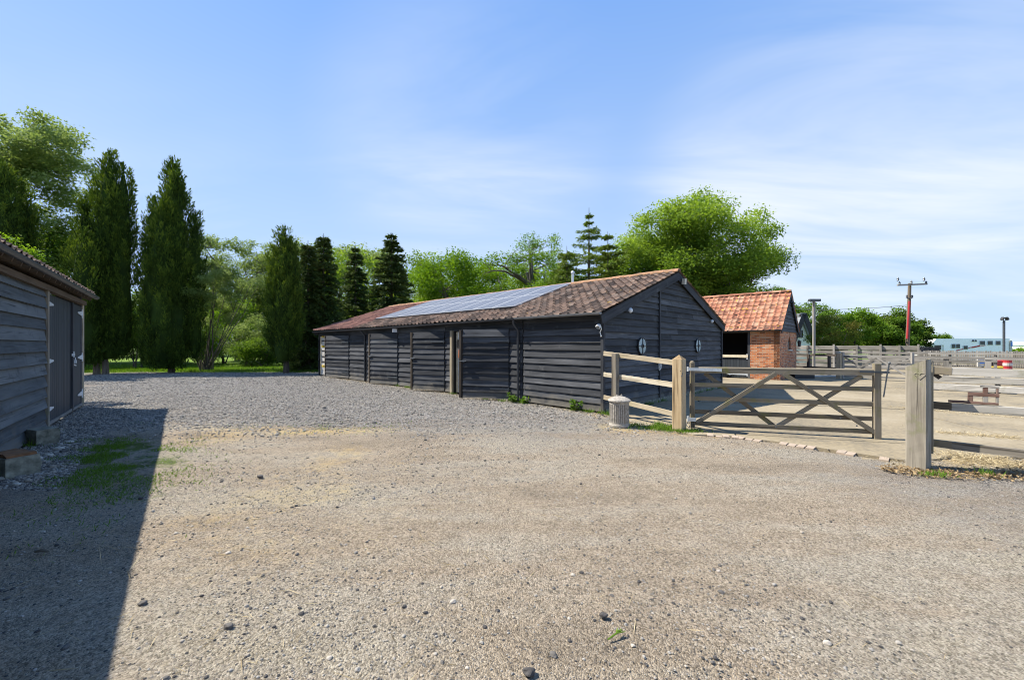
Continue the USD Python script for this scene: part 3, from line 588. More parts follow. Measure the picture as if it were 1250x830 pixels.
for q0_, q1_, o_ in ((15.32, 16.70, .05), (4.98, 5.44, .05)):
    mb = MB(9); mb.bar(BP(q0_, o_, 1.03), BP(q1_, o_, 1.03), .04, 1.95); wl_ = barn.part('inner_leaf', mb, 'white_paint', label='white painted inner leaf with small coloured plates' if q0_ > 10 else 'white painted inner leaf hung with tack')
    for e_ in (q0_ + .03, q1_ - .03): mb = MB(9); mb.bar(BP(e_, o_ - .03, .06), BP(e_, o_ - .03, 2.0), .03, .05, up=(*U1, 0)); barn.part('edge_strip', mb, 'cream_timber', wl_)
    if q0_ > 10: pt = wl_
    else: pt4 = wl_
mb = MB(9); mb.bar(BP(5.485, -.0, .02), BP(5.485, -.0, 2.02), .10, .06, up=(*U1, 0)); barn.part('door_jamb', mb, 'interior_dark')
mb = MB(9); mb.bar(BP(5.56, -.07, .02), BP(5.56, -.07, 2.04), .12, .09, up=(*U1, 0), segs=4, wob=.002); barn.part('door_jamb', mb, 'pale_rail_wood')
# roof
re, rn = zx(U2, RS), None; re = re / np.linalg.norm(re); rn = np.cross(re, zx(U1, 0)); rn = rn if rn[2] > 0 else -rn
mb = MB(9); t0 = -.21
roof_sheet(mb, [BP(-.10, t0, zr(t0)), BP(-.10, BW / 2, zr(BW / 2)), BP(BL + .12, BW / 2, zr(BW / 2)), BP(BL + .12, t0, zr(t0))][::-1], .05)
roof_sheet(mb, [BP(-.10, BW / 2, zr(BW / 2)), BP(-.10, BW - t0, zr(t0)), BP(BL + .12, BW - t0, zr(t0)), BP(BL + .12, BW / 2, zr(BW / 2))][::-1], .05)
deck = barn.part('roof', mb, 'interior_dark')
slope = (BW / 2 - t0) * math.hypot(1, RS); NR = 14; EX = slope / NR; NC = 72; TW = (BL + .26) / NC
def under_panels(s, q):
    t = t0 + q / math.hypot(1, RS); return 4.1 < s - .13 < 12.2 and 1.15 < t < 3.75
tile_roof(barn, deck, BP(-.13, t0 - .03, zr(t0 - .03)), zx(U1, 0), re, rn, NC, NR, TW, EX, 'brown_pantile', 100, 300, under_panels, 12.2)
re2 = zx(-U2, RS); re2 /= np.linalg.norm(re2); rn2 = np.cross(zx(U1, 0), re2); rn2 = rn2 if rn2[2] > 0 else -rn2
tile_roof(barn, deck, BP(-.13, BW - t0 + .03, zr(t0 - .03)), zx(U1, 0), re2, rn2, NC, NR, TW, EX, 'brown_pantile', 900, 0)
s = -.12; k = 0
while s < BL + .1:
    a = np.linspace(0, np.pi, 8); o = [(.125 * math.cos(q), .105 * math.sin(q)) for q in a]; i_ = [(.108 * math.cos(q), .088 * math.sin(q)) for q in a[::-1]]
    mb = MB(200 + k); dz = mb.rng.normal(0, .006); mb.prism(o + i_, BP(s, BW / 2, zr(BW / 2) - .01 + dz), BP(s + .445, BW / 2, zr(BW / 2) - .01 + dz), (0, 0, 1), 1); barn.part('ridge_tile', mb, 'terracotta_ridge', deck); s += .45; k += 1
# barge boards, eaves fascia, gutters, downpipes
def barge(th, mk, s, t_lo, t_hi, zf, depth, material, dz=-.03):
    mb = MB(3); A = mk(s, t_lo, zf(t_lo) + dz); B = mk(s, t_hi, zf(t_hi) + dz); up = np.cross(np.cross(B - A, [0, 0, 1.0]), B - A); up /= np.linalg.norm(up)
    mb.bar(A - up * depth / 2, B - up * depth / 2, .032, depth, up, segs=3, wob=.001); th.part('barge_board', mb, material)
for s in (-.085, BL + .11):
    barge(barn, BP, s, t0 - .02, BW / 2, zr, .215, 'black_boarding')
    barge(barn, BP, s, BW - t0 + .02, BW / 2 + .002, lambda t: zr(BW - t), .215, 'black_boarding')
mb = MB(4); mb.bar(BP(-.06, t0 + .03, 2.285), BP(BL + .06, t0 + .03, 2.235), .022, .10); barn.part('fascia', mb, 'black_boarding')
for s0, s1, z0, z1, m_ in ((-.10, 2.55, 2.33, 2.325, 'grey_gutter'), (2.57, 11.6, 2.315, 2.26, 'black_gutter'), (11.62, BL + .1, 2.27, 2.255, 'black_gutter')):
    mb = MB(5); gutter(mb, BP(s0, t0 - .045, z0), BP(s1, t0 - .045, z1)); barn.part('gutter', mb, m_, smooth=False)
for s in (2.62, 11.62):
    mb = MB(6); mb.tube([BP(s, t0 - .045, 2.27), BP(s, t0 - .045, 2.17), BP(s, -.075, 1.98), BP(s, -.075, 1.6), BP(s, -.075, .06)], .034, 10); barn.part('downpipe', mb, 'black_gutter', smooth=True)
# doors of the loose boxes, hung on the near side and standing ajar; boarded outside, framed behind
def stable_door(hs, w, th_deg, z0=.06, z1=2.0, seed=0, label=None):
    t = math.radians(th_deg); hinge = C0 + U1 * (hs - .01) + Nf * .035; a = U1 * math.cos(t) + Nf * math.sin(t); n = Nf * math.cos(t) - U1 * math.sin(t)
    mb = MB(seed); mb.bar(zx(hinge - n * .02, (z0 + z1) / 2), zx(hinge + a * w - n * .02, (z0 + z1) / 2), .038, z1 - z0)
    d = barn.part('door', mb, 'interior_dark', label=label)
    boards(barn, d, hinge, a, n, 0.0, w, z0, z1, .176, 'black_boarding', .038, seed=seed + 5)
    mb = MB(seed + 1); e = hinge + a * (w + .075) - n * .012; mb.bar(zx(e, z0 - .02), zx(e, z1 + .02), .035, .11, up=(*a, 0), segs=4, wob=.002); barn.part('edge_strip', mb, 'brown_frame', d)
    mb = MB(seed + 3); e = hinge + a * (w + .03) + n * .01; mb.bar(zx(e, z0 - .02), zx(e, z1 + .01), .05, .055, up=(*a, 0)); barn.part('stile', mb, 'interior_dark', d)
    for zz in (z0 + .28, z1 - .3):
        mb = MB(seed + 4); mb.bar(zx(hinge - a * .03 + n * .05, zz), zx(hinge + a * .55 + n * .05, zz), .008, .045); mb.tube([zx(hinge + n * .05, zz - .05), zx(hinge + n * .05, zz + .05)], .012, 8); barn.part('strap_hinge', mb, 'dark_iron', d)
    mb = MB(seed + 6); q_ = hinge + a * (w - .02) + n * .055; mb.tube([zx(q_ - a * .10, 1.12), zx(q_ + a * .12, 1.12)], .012, 8); mb.bar(zx(q_ - a * .04, 1.12), zx(q_ + a * .04, 1.12), .012, .07); barn.part('bolt', mb, 'dark_iron', d)
    for zz in (z0 + .15, (z0 + z1) / 2, z1 - .15):
        mb = MB(seed + 2); mb.bar(zx(hinge - n * .055, zz), zx(hinge + a * w - n * .055, zz), .03, .11); barn.part('ledge', mb, 'white_paint', d)
    return d
stable_door(3.02, 1.40, 27, seed=300, label='boarded door standing furthest open, its face in shade')
stable_door(6.02, 1.38, 15, seed=320); stable_door(9.0, 1.62, 10.5, seed=340); stable_door(13.25, 2.0, 7, seed=360)
# boards with plates on the limewashed inner walls, seen through the door gaps
rl = np.random.default_rng(12)
for k, (zz, c, tt) in enumerate(((2.0, 'yellow_paint', .32), (1.78, 'black_rubber', .34), (1.50, 'yellow_paint', .30), (1.28, 'black_rubber', .36), (.98, 'black_rubber', .33), (.72, 'black_rubber', .36), (.50, 'yellow_paint', .31))):
    mb = MB(k); hh = .10 if c == 'yellow_paint' else .07; mb.bar(BP(15.75, .022, zz), BP(16.55, .022, zz), .012, hh); barn.part('sign_plate', mb, c, pt)
    if c == 'yellow_paint':
        mb = MB(k); mb.bar(BP(15.85, .014, zz), BP(16.4, .014, zz), .006, .035); barn.part('plate_mark', mb, 'black_rubber', pt)
for k, (zz, tt, c) in enumerate(((1.86, .45, 'orange_bit'), (1.45, .38, 'yellow_paint'), (1.30, .62, 'orange_bit'), (1.62, .72, 'brown_frame'), (.95, .5, 'brown_frame'))):
    mb = MB(k); mb.bar(BP(5.08 + .85 * (tt - .38), .012, zz + .13), BP(5.09 + .85 * (tt - .38), .012, zz - .13), .03, .07); barn.part('hung_halter', mb, c, pt4)
# round windows: frame ring, pane, crossing bars and hub
for t in (1.82, 5.78):
    c = BP(-.05, t, 1.56); ax = np.array([*Ng, 0]); sx, sz = zx(U2, 0), np.array([0, 0, 1.0])
    mb = MB(1); mb.lathe([(.205, 0), (.232, 0), (.232, .025), (.226, .032), (.212, .032), (.205, .025), (.205, 0)], c, 32, ax); wf = barn.part('window', mb, 'black_metal', label='round window with a crossed glazing wheel', smooth=False)
    for q in range(4):
        a = np.linspace(q * np.pi / 2 + .05, (q + 1) * np.pi / 2 - .05, 9); o = [c + ax * .025 + sx * .2 * math.cos(x) + sz * .2 * math.sin(x) for x in a]; i_ = [c + ax * .025 + sx * .055 * math.cos(x) + sz * .055 * math.sin(x) for x in a]
        mb = MB(2); v = np.vstack([o, i_]); mb.add(v, [q2 for j in range(8) for q2 in ([j, j + 1, j + 10], [j, j + 10, j + 9])]); barn.part('pane', mb, 'glass_pale', wf)
    mb = MB(3)
    for q in range(4):
        a = q * np.pi / 2; dd = sx * math.cos(a) + sz * math.sin(a); mb.bar(c + ax * .035 + dd * .05, c + ax * .035 + dd * .205, .016, .016, up=ax)
        e = q * np.pi / 2 + np.pi / 4; de = sx * math.cos(e) + sz * math.sin(e)
    mb.lathe([(.035, .02), (.055, .02), (.055, .045), (.035, .045)], c, 20, ax); barn.part('glazing_bar', mb, 'black_metal', wf)
# lamps and fittings on the barn
mb = MB(1); hp = BP(-.16, 4.35, 3.43); mb.bar(hp, hp + np.array([.0, -.03, .17]), .13, .09, up=(*Ng, 0)); lp_ = barn.part('floodlight', mb, 'beige_plastic')
mb = MB(2); mb.bar(BP(-.10, 4.3, 3.45), BP(-.17, 4.34, 3.42), .03, .03); barn.part('bracket', mb, 'black_metal', lp_)
mb = MB(3); mb.sphere(BP(-.16, 1.02, 2.44), .055, 12, (1, 1, 1.15)); barn.part('bulkhead_lamp', mb, 'lamp_plastic', smooth=True)
mb = MB(4); mb.sphere(BP(-.08, 7.05, 2.42), .06, 10); mb.bar(BP(-.02, 7.05, 2.45), BP(-.08, 7.05, 2.44), .04, .04); barn.part('bulkhead_lamp', mb, 'lamp_plastic', smooth=True)
mb = MB(5); mb.lathe([(.02, 0), (.05, .02), (.058, .09), (.045, .10)], BP(.02, -.10, 2.05), 14, np.array([*(Nf * .8), -.6])); sl = barn.part('security_lamp', mb, 'lamp_plastic', smooth=True)
mb = MB(6); mb.tube([BP(.02, -.07, 2.06), BP(-.03, -.10, 1.96), BP(.02, -.08, 1.88), BP(-.02, -.09, 1.78)], .012, 6); barn.part('cable', mb, 'white_rope', sl)
mb = MB(7); mb.box(BP(8.95, -.19, 2.13), (.16, .10, .13), .4); mb.bar(BP(9.0, -.04, 2.2), BP(8.95, -.17, 2.16), .03, .03); barn.part('floodlight', mb, 'lamp_plastic')
mb = MB(8); mb.tube([BP(4.15, 4.6, 3.4), BP(4.15, 4.6, 4.32)], .045, 12); mb.lathe([(.05, 0), (.07, .02), (.07, .08), (.02, .11)], BP(4.15, 4.6, 4.3), 12); barn.part('flue', mb, 'galvanised', smooth=True)
mb = MB(9)
for k in range(3):
    a = np.linspace(0, 2 * np.pi, 17); c = BP(-.10, 2.78, 1.03); mb.tube([c + zx(U2, 0) * .055 * math.cos(x) * (1 + .1 * k) + np.array([0, 0, .15]) * math.sin(x) * (1 - .12 * k) + zx(Ng, 0) * .012 * k for x in a], .008, 5, caps=False)
rope = single('rope_coil', mb, 'white_rope', 'thin pale rope coiled and hung on the dark gable behind the short fence', 'rope')

# solar panels on the front slope
sol = Thing('solar_panel_array', 'grid of pale blue solar panels lying on the brown pantile roof of the barn', 'solar panels', BP(3.75, 1.0, zr(1.0)))
pw, ph_, lift = .965, 1.60, .10
q0 = BP(3.75, .93, zr(.93)) + rn * lift
for i in range(9):
    for j in range(2):
        o = q0 + zx(U1, 0) * i * (pw + .012) + re * j * (ph_ + .012); A = zx(U1, 0)
        mb = MB(1); v = np.array([o, o + A * pw, o + A * pw + re * ph_, o + re * ph_]); v = np.vstack([v, v - rn * .035])
        mb.add(v, [[0, 1, 2], [0, 2, 3], [4, 6, 5], [4, 7, 6], [0, 4, 5], [0, 5, 1], [1, 5, 6], [1, 6, 2], [2, 6, 7], [2, 7, 3], [3, 7, 4], [3, 4, 0]])
        p = sol.part('panel', mb, 'panel_frame')
        mb = MB(2); m = .03; v = np.array([o + A * m + re * m, o + A * (pw - m) + re * m, o + A * (pw - m) + re * (ph_ - m), o + A * m + re * (ph_ - m)]) + rn * .003
        mb.add(v, [[0, 1, 2], [0, 2, 3]], [[0, 0, 0], [pw - 2 * m, 0, 0], [pw - 2 * m, ph_ - 2 * m, 0], [0, ph_ - 2 * m, 0]]); sol.part('cells', mb, 'solar_cells', p)
for j in (.35, 1.25, 2.0, 2.9):
    mb = MB(3); a = q0 + re * j - rn * .06; mb.bar(a - zx(U1, 0) * .06, a + zx(U1, 0) * 8.85, .045, .045, rn); sol.part('rail', mb, 'panel_frame')
mb = MB(3); a = q0 - rn * .03 - re * .03; mb.bar(a - zx(U1, 0) * .05, a + zx(U1, 0) * 8.8, .05, .05, rn); sol.part('rail', mb, 'black_metal')

# ------------------------------------------------------------------ the small brick stable
K0 = np.array([11.9, 18.2]); KL, KW = 7.2, 3.72                            # corner towards the yard; length along U1, width along U2
k2 = lambda s, t: K0 + U1 * s + U2 * t
KP = lambda s, t, z: zx(k2(s, t), z)
stable = Thing('brick_stable', 'small red brick stable with an orange pantile roof behind the field gate', 'stable', KP(0, 0, 0))
def brick_box(a, b, z0, z1, thick, n, label=None):
    """Wall with brick coordinates on its outer face."""
    a, b = np.asarray(a), np.asarray(b); d = (b - a) / np.linalg.norm(b - a); mb = MB(1)
    P = [zx(a, z0), zx(b, z0), zx(b, z1), zx(a, z1)]; B = [p - zx(n, 0) * thick for p in P]; ln_ = np.linalg.norm(b - a)
    s0 = (a - K0) @ d
    g = np.array([[s0, z0, 0], [s0 + ln_, z0, 0], [s0 + ln_, z1, 0], [s0, z1, 0]]); mb.add(P, [[0, 1, 2], [0, 2, 3]], g)
    mb.add(B, [[0, 2, 1], [0, 3, 2]], g + .1)
    for i in range(4):
        j = (i + 1) % 4; e = np.linalg.norm(P[j] - P[i]); mb.add([P[i], P[j], B[j], B[i]], [[0, 1, 2], [0, 2, 3]], [[0, 0, 0], [e, 0, 0], [e, thick, 0], [0, thick, 0]] if i % 2 == 0 else [[0, 0, 0], [0, e, 0], [thick, e, 0], [thick, 0, 0]])
    return stable.part('wall', mb, 'red_brick', label=label)
d0, d1 = 1.18, 2.72                                                        # door opening along the front
brick_box(k2(0, 0), k2(d0, 0), 0, 2.22, .23, Nf); brick_box(k2(d1, 0), k2(KL, 0), 0, 2.22, .23, Nf)
for a, b in ((0, 1.66), (2.34, KW)): brick_box(k2(.003, a), k2(.003, b), 0, 2.2, .23, Ng)
brick_box(k2(.003, 1.66), k2(.003, 2.34), 0, 1.36, .23, Ng); brick_box(k2(.003, 1.66), k2(.003, 2.34), 2.0, 2.2, .23, Ng)
brick_box(k2(KL, 0), k2(KL, KW), 0, 2.2, .23, U1); brick_box(k2(0, KW), k2(KL, KW), 0, 2.2, .23, U2)
for t0_, t1_ in ((1.66, 1.86), (2.14, 2.34)):                              # pointed head of the little window
    mb = MB(2); e = 2.0; x = t0_ if t0_ < e else t1_
    v = [KP(.0, x, 1.68), KP(.0, x, 2.01), KP(.0, e, 2.01)]; w_ = [p - zx(Ng, 0) * .2 for p in v]; mb.add(np.vstack([v, w_]), [[0, 1, 2], [3, 5, 4], [0, 3, 5], [0, 5, 2]]); stable.part('window_arch', mb, 'red_brick')
mb = MB(3); mb.bar(KP(.06, 1.66, 1.68), KP(.06, 2.34, 1.68), .02, .66); sw = stable.part('window', mb, 'window_dark', label='narrow pointed window in the gable end')
mb = MB(3); mb.bar(KP(-.02, 1.60, 1.33), KP(-.02, 2.40, 1.33), .10, .06); mb.bar(KP(.03, 2.0, 1.36), KP(.03, 2.0, 2.0), .02, .025); stable.part('sill', mb, 'pale_stone', sw)
KS = .92; kz = lambda t: 2.40 + KS * t
mb = MB(4); kt0 = -.16
roof_sheet(mb, [KP(-.10, kt0, kz(kt0)), KP(-.10, KW / 2, kz(KW / 2)), KP(KL + .1, KW / 2, kz(KW / 2)), KP(KL + .1, kt0, kz(kt0))][::-1], .05)
roof_sheet(mb, [KP(-.10, KW / 2, kz(KW / 2)), KP(-.10, KW - kt0, kz(kt0)), KP(KL + .1, KW - kt0, kz(kt0)), KP(KL + .1, KW / 2, kz(KW / 2))][::-1], .05)
kd = stable.part('roof', mb, 'interior_dark')
ke = zx(U2, KS); ke /= np.linalg.norm(ke); kn = np.cross(ke, zx(U1, 0)); kn = kn if kn[2] > 0 else -kn
ksl = (KW / 2 - kt0) * math.hypot(1, KS)
tile_roof(stable, kd, KP(-.12, kt0 - .03, kz(kt0 - .03)), zx(U1, 0), ke, kn, 30, 9, (KL + .22) / 30, ksl / 9, 'red_pantile', 5000, 270, amp=.75)
ke2 = zx(-U2, KS); ke2 /= np.linalg.norm(ke2); kn2 = np.cross(zx(U1, 0), ke2); kn2 = kn2 if kn2[2] > 0 else -kn2
tile_roof(stable, kd, KP(-.12, KW - kt0 + .03, kz(kt0 - .03)), zx(U1, 0), ke2, kn2, 30, 9, (KL + .22) / 30, ksl / 9, 'red_pantile', 5600, 0)
s = -.1; k = 0
while s < KL:
    a = np.linspace(0, np.pi, 7); o = [(.12 * math.cos(q), .10 * math.sin(q)) for q in a]; i_ = [(.105 * math.cos(q), .085 * math.sin(q)) for q in a[::-1]]
    mb = MB(k); mb.prism(o + i_, KP(s, KW / 2, kz(KW / 2)), KP(s + .39, KW / 2, kz(KW / 2)), (0, 0, 1), 1); stable.part('ridge_tile', mb, 'red_pantile', kd); s += .395; k += 1
kg = lambda t: 2.36 + KS * np.minimum(t, KW - t)
mb = MB(5); A = np.array([KP(.02, t, z) for t, z in ((0, 2.2), (KW, 2.2), (KW, 2.36), (KW / 2, 2.34 + KS * KW / 2), (0, 2.36))]); B = A - zx(Ng, 0) * .1
mb.add(np.vstack([A, B]), [[0, 1, 2], [0, 2, 3], [0, 3, 4], [5, 7, 6], [5, 8, 7], [5, 9, 8]] + [q for i in range(5) for q in ([i, i + 5, (i + 1) % 5 + 5], [i, (i + 1) % 5 + 5, (i + 1) % 5])]); gb = stable.part('gable', mb, 'interior_dark')
boards(stable, gb, k2(-.0, 0), U2, Ng, -.02, KW + .02, 2.19, 4.2, .165, 'black_boarding', .04, roof=kg, seed=77)
for lo, hi, f_ in ((kt0 - .02, KW / 2, kz), (KW - kt0 + .02, KW / 2 + .002, lambda t: kz(KW - t))): barge(stable, KP, -.09, lo, hi, f_, .16, 'black_boarding')
mb = MB(6); mb.bar(KP(-.06, -.06, 2.285), KP(KL, -.06, 2.285), .06, .17); stable.part('fascia', mb, 'black_boarding')
mb = MB(7); gutter(mb, KP(-.08, kt0 - .05, 2.26), KP(KL, kt0 - .05, 2.23)); stable.part('gutter', mb, 'black_gutter')
for s in (d0 + .05, d1 - .05): mb = MB(8); mb.bar(KP(s, .06, 0), KP(s, .06, 2.16), .10, .10, up=(*U1, 0)); stable.part('door_frame', mb, 'black_boarding')
mb = MB(8); mb.bar(KP(.3, 1.5, 1.1), KP(KL - .3, 1.5, 1.1), .05, 2.2); stable.part('partition', mb, 'interior_dark')
mb = MB(8); mb.bar(KP(d0, .06, 2.19), KP(d1, .06, 2.19), .12, .07); stable.part('door_frame', mb, 'black_boarding')
mb = MB(9); mb.bar(KP(d0 + .1, .07, .57), KP(d1 - .1, .07, .57), .03, 1.02); hd = stable.part('half_door', mb, 'interior_dark', label='closed lower half of the stable door under a dark opening')
n_ = 11
for i in range(n_):
    w = (d1 - d0 - .2) / n_; mb = MB(i); mb.bar(KP(d0 + .1 + w * (i + .5), .045, .06), KP(d0 + .1 + w * (i + .5), .045, .98), w - .008, .022, up=(*Nf, 0)); stable.part('plank', mb, 'dark_door_paint', hd)
mb = MB(10); mb.bar(KP(d0 + .08, .03, 1.05), KP(d1 - .08, .03, 1.05), .09, .13); stable.part('ledge', mb, 'cream_timber', hd)
mb = MB(11); mb.bar(KP(d0 + .12, .022, .20), KP(d0 + 1.0, .022, .20), .012, .06); mb.bar(KP(d0 + .12, .022, .12), KP(d0 + .12, .022, .30), .014, .05, up=(*U1, 0)); stable.part('strap_hinge', mb, 'galvanised', hd)
mb = MB(12); mb.bar(KP(d0 + .12, .0, .90), KP(d0 + .12, .0, 1.16), .014, .05, up=(*U1, 0)); stable.part('bolt', mb, 'galvanised', hd)
mb = MB(12); mb.tube([KP(d1 - .25, .0, .33), KP(d1 - .45, -.02, .22), KP(d1 - .65, .0, .30)], .022, 6); mb.tube([KP(d1 - .2, .0, .18), KP(d1 - .45, -.02, .26), KP(d1 - .7, .0, .16)], .022, 6); stable.part('strap_hinge', mb, 'galvanised', hd)
mb = MB(13); lc = KP(-.14, KW - .12, 1.66); mb.lathe([(.01, .16), (.10, .10), (.085, .08), (.065, -.12), (.08, -.14), (.02, -.17)], lc, 8); mb.bar(KP(.0, KW - .12, 1.86), lc + [0, 0, .17], .02, .02); stable.part('wall_lantern', mb, 'black_metal')
mb = MB(14); mb.bar(KP(-.14, KW + .14, 3.0), KP(-.14, KW + .14, 3.16), .09, .07, up=(*Ng, 0)); mb.tube([KP(-.02, KW / 2 - .1, 3.62), KP(-.22, KW / 2 - .1, 3.56)], .05, 8); stable.part('floodlight', mb, 'black_metal')

# ------------------------------------------------------------------ the shed on the left
sp = lambda s, o: SP0 + SD * s + SN * o
SP = lambda s, o, z: zx(sp(s, o), z)
shed = Thing('timber_shed', 'dark blue-grey weatherboarded shed with a tall double door and white hinges', 'shed', SP(0, 0, 0))
SL, SDp = 17.0, 5.0; DT = 2.57; s_d = 3.60
w = wallbox(shed, sp(s_d + .12, 0), sp(SL, 0), .05, 2.66, .1, SN, 'interior_dark')
boards(shed, w, sp(0, 0), SD, SN, s_d + .14, SL, .03, 2.575, .205, 'slate_boarding', .05, seed=500, droop=.02)
wallbox(shed, sp(0, .0), sp(0, -SDp), .02, 2.8, .1, -SD, 'black_boarding'); wallbox(shed, sp(0, -SDp), sp(SL, -SDp), .02, 2.8, .1, -SN, 'black_boarding'); wallbox(shed, sp(SL, 0), sp(SL, -SDp), .02, 2.8, .1, SD, 'black_boarding')
mb = MB(1); mb.bar(SP(s_d + .075, .015, .02), SP(s_d + .075, .015, 2.62), .085, .10, up=(*SD, 0), segs=5, wob=.003); shed.part('post', mb, 'weathered_wood', label='bare brown post beside the door')
mb = MB(1); mb.bar(SP(-.03, .0, .02), SP(-.03, .0, 2.68), .055, .09, up=(*SD, 0)); shed.part('post', mb, 'pale_rail_wood')
mb = MB(2); mb.bar(SP(-.02, .02, 2.65), SP(SL, .02, 2.63), .11, .10, segs=10, wob=.004); shed.part('wall_plate', mb, 'brown_frame')
def door_leaf(s0, s1, n, hinge_s, sgn, seed, label=None):
    mb = MB(seed); mb.bar(SP(s0, -.045, (DT + .06) / 2), SP(s1, -.045, (DT + .06) / 2), .03, DT - .06); d = shed.part('door', mb, 'interior_dark', label=label); w = (s1 - s0) / n
    for i in range(n):
        mb = MB(seed + i); c = s0 + w * (i + .5); mb.bar(SP(c, -.02, .07), SP(c, -.02, DT), w - .006, .022, up=(*SN, 0), ch=.004); shed.part('plank', mb, 'dark_door_paint', d)
    for zz in (.36, 1.28, 2.38):
        mb = MB(seed); q = hinge_s; v = [SP(q, .004, zz - .065), SP(q + sgn * .55, .004, zz - .014), SP(q + sgn * .55, .004, zz + .014), SP(q, .004, zz + .065)]; v = np.vstack([v, np.array(v) + zx(SN, 0) * .006])
        mb.add(v, [[0, 2, 1], [0, 3, 2], [4, 5, 6], [4, 6, 7], [0, 1, 5], [0, 5, 4], [1, 2, 6], [1, 6, 5], [2, 3, 7], [2, 7, 6], [3, 0, 4], [3, 4, 7]])
        mb.bar(SP(q - sgn * .03, .008, zz - .11), SP(q - sgn * .03, .008, zz + .11), .055, .008, up=(*SN, 0)); mb.tube([SP(q, .012, zz - .11), SP(q, .012, zz + .11)], .012, 8)
        shed.part('hinge', mb, 'galvanised', d)
    mb = MB(seed); mb.bar(SP(s0, .005, .09), SP(s1, .005, .09), .02, .06); shed.part('weather_bar', mb, 'grey_fence_wood', d)
    return d
dl = door_leaf(1.30, s_d, 15, s_d - .03, -1, 520, 'wide leaf of the double door'); dr = door_leaf(.03, 1.20, 8, .05, 1, 560, 'narrow leaf of the double door')
mb = MB(3); mb.bar(SP(1.25, .012, .1), SP(1.25, .012, DT), .11, .028, up=(*SN, 0)); shed.part('cover_strip', mb, 'black_boarding')
mb = MB(4); mb.bar(SP(1.36, .02, 1.36), SP(1.06, .02, 1.36), .012, .055); mb.bar(SP(1.24, .03, 1.30), SP(1.24, .03, 1.44), .05, .02, up=(*SN, 0)); shed.part('hasp', mb, 'galvanised', dl)
mb = MB(5); mb.box(SP(1.16, .045, 1.20), (.07, .035, .075), math.atan2(SD[1], SD[0])); a = np.linspace(0, np.pi, 9)
mb.tube([SP(1.16 + .025 * math.cos(q), .045, 1.24 + .05 * math.sin(q)) for q in a], .006, 6); mb.bar(SP(1.2, .02, 1.13), SP(.9, .02, 1.10), .012, .03); shed.part('padlock', mb, 'galvanised', dl)
# roof: eaves towards the yard, ridge behind
SE, SS, ZE = .17, .36, 2.88
se = zx(-SN, SS); se /= np.linalg.norm(se); sn_ = np.cross(zx(SD, 0), se); sn_ = sn_ if sn_[2] > 0 else -sn_
so = lambda o: ZE + SS * (SE - o)
mb = MB(6); roof_sheet(mb, [SP(-.06, SE, ZE), SP(SL + .2, SE, ZE), SP(SL + .2, -SDp / 2, so(-SDp / 2)), SP(-.06, -SDp / 2, so(-SDp / 2))], .03)
roof_sheet(mb, [SP(-.06, -SDp / 2, so(-SDp / 2)), SP(SL + .2, -SDp / 2, so(-SDp / 2)), SP(SL + .2, -SDp - SE, ZE), SP(-.06, -SDp - SE, ZE)], .03); sdk = shed.part('roof', mb, 'brown_frame')
ssl = (SDp / 2 + SE) * math.hypot(1, SS)
tile_roof(shed, sdk, SP(-.09, SE + .04, ZE - .012), zx(SD, 0), se, sn_, 72, 9, .242, ssl / 9, 'brown_pantile', 7000, 150)
for k in range(26):
    s = -.1 + k * .42; mb = MB(600 + k); mb.bar(SP(s, SE - .02, so(SE - .02) - .085), SP(s, -1.6, so(-1.6) - .085), .05, .10); shed.part('rafter', mb, 'brown_frame', sdk)
mb = MB(7)
for a0, a1, z0, z1 in ((-.16, 3.0, 2.835, 2.83), (3.0, 8.0, 2.83, 2.815), (8.0, SL, 2.815, 2.80)): gutter(mb, SP(a0, SE + .075, z0), SP(a1, SE + .075, z1), .062)
shed.part('gutter', mb, 'black_gutter')
for k, s in enumerate((.3, 1.7, 3.0, 4.4, 5.8)):
    mb = MB(k); a = np.linspace(np.pi, 2 * np.pi, 7); o = [(.067 * math.cos(q), .067 * math.sin(q)) for q in a]; mb.prism(o, SP(s, SE + .075, 2.832), SP(s + .03, SE + .075, 2.832)); shed.part('gutter_bracket', mb, 'black_metal')
mb = MB(8); mb.bar(SP(-.075, SE, ZE - .08), SP(-.075, -SDp / 2, so(-SDp / 2) - .08), .025, .15); shed.part('barge_board', mb, 'brown_frame')
# two old blocks at the foot of the shed
rk = np.random.default_rng(4)
def stone_block(c, size, rz, material, label, top=None, hollow=False):
    x = Thing('stone_block', label, 'stone block', (*c[:2], 0)); mb = MB(3)
    m = trimesh.creation.box(size); m = m.subdivide().subdivide(); v = np.array(m.vertices)
    v += (fbm(v * 9 + 4, 3, 2) - .5)[:, None] * .03 * np.sign(v); R = trimesh.transformations.rotation_matrix(rz, [0, 0, 1])[:3, :3]
    mb.add(v @ R.T + np.array([c[0], c[1], size[2] / 2 - .01]), m.faces); x.part('body', mb, material)
    if top:
        mb = MB(4); mb.bar(np.array([*c[:2], size[2] + .008]) - R[:, 0] * size[0] * .46, np.array([*c[:2], size[2] + .008]) + R[:, 0] * size[0] * .46, size[1] * .9, .035, segs=6, wob=.008); x.part('top', mb, top)
ra = math.atan2(SD[1], SD[0])
stone_block(gnd(51, 541), (.36, .26, .25), ra + .55, 'block_stone', 'mossy dark stone block against the shed wall by the bare door post')
stone_block(gnd(14, 579), (.46, .30, .25), ra + .62, 'block_stone', 'grey block with a rusty brown top in front of the shed boards', 'rust_top')
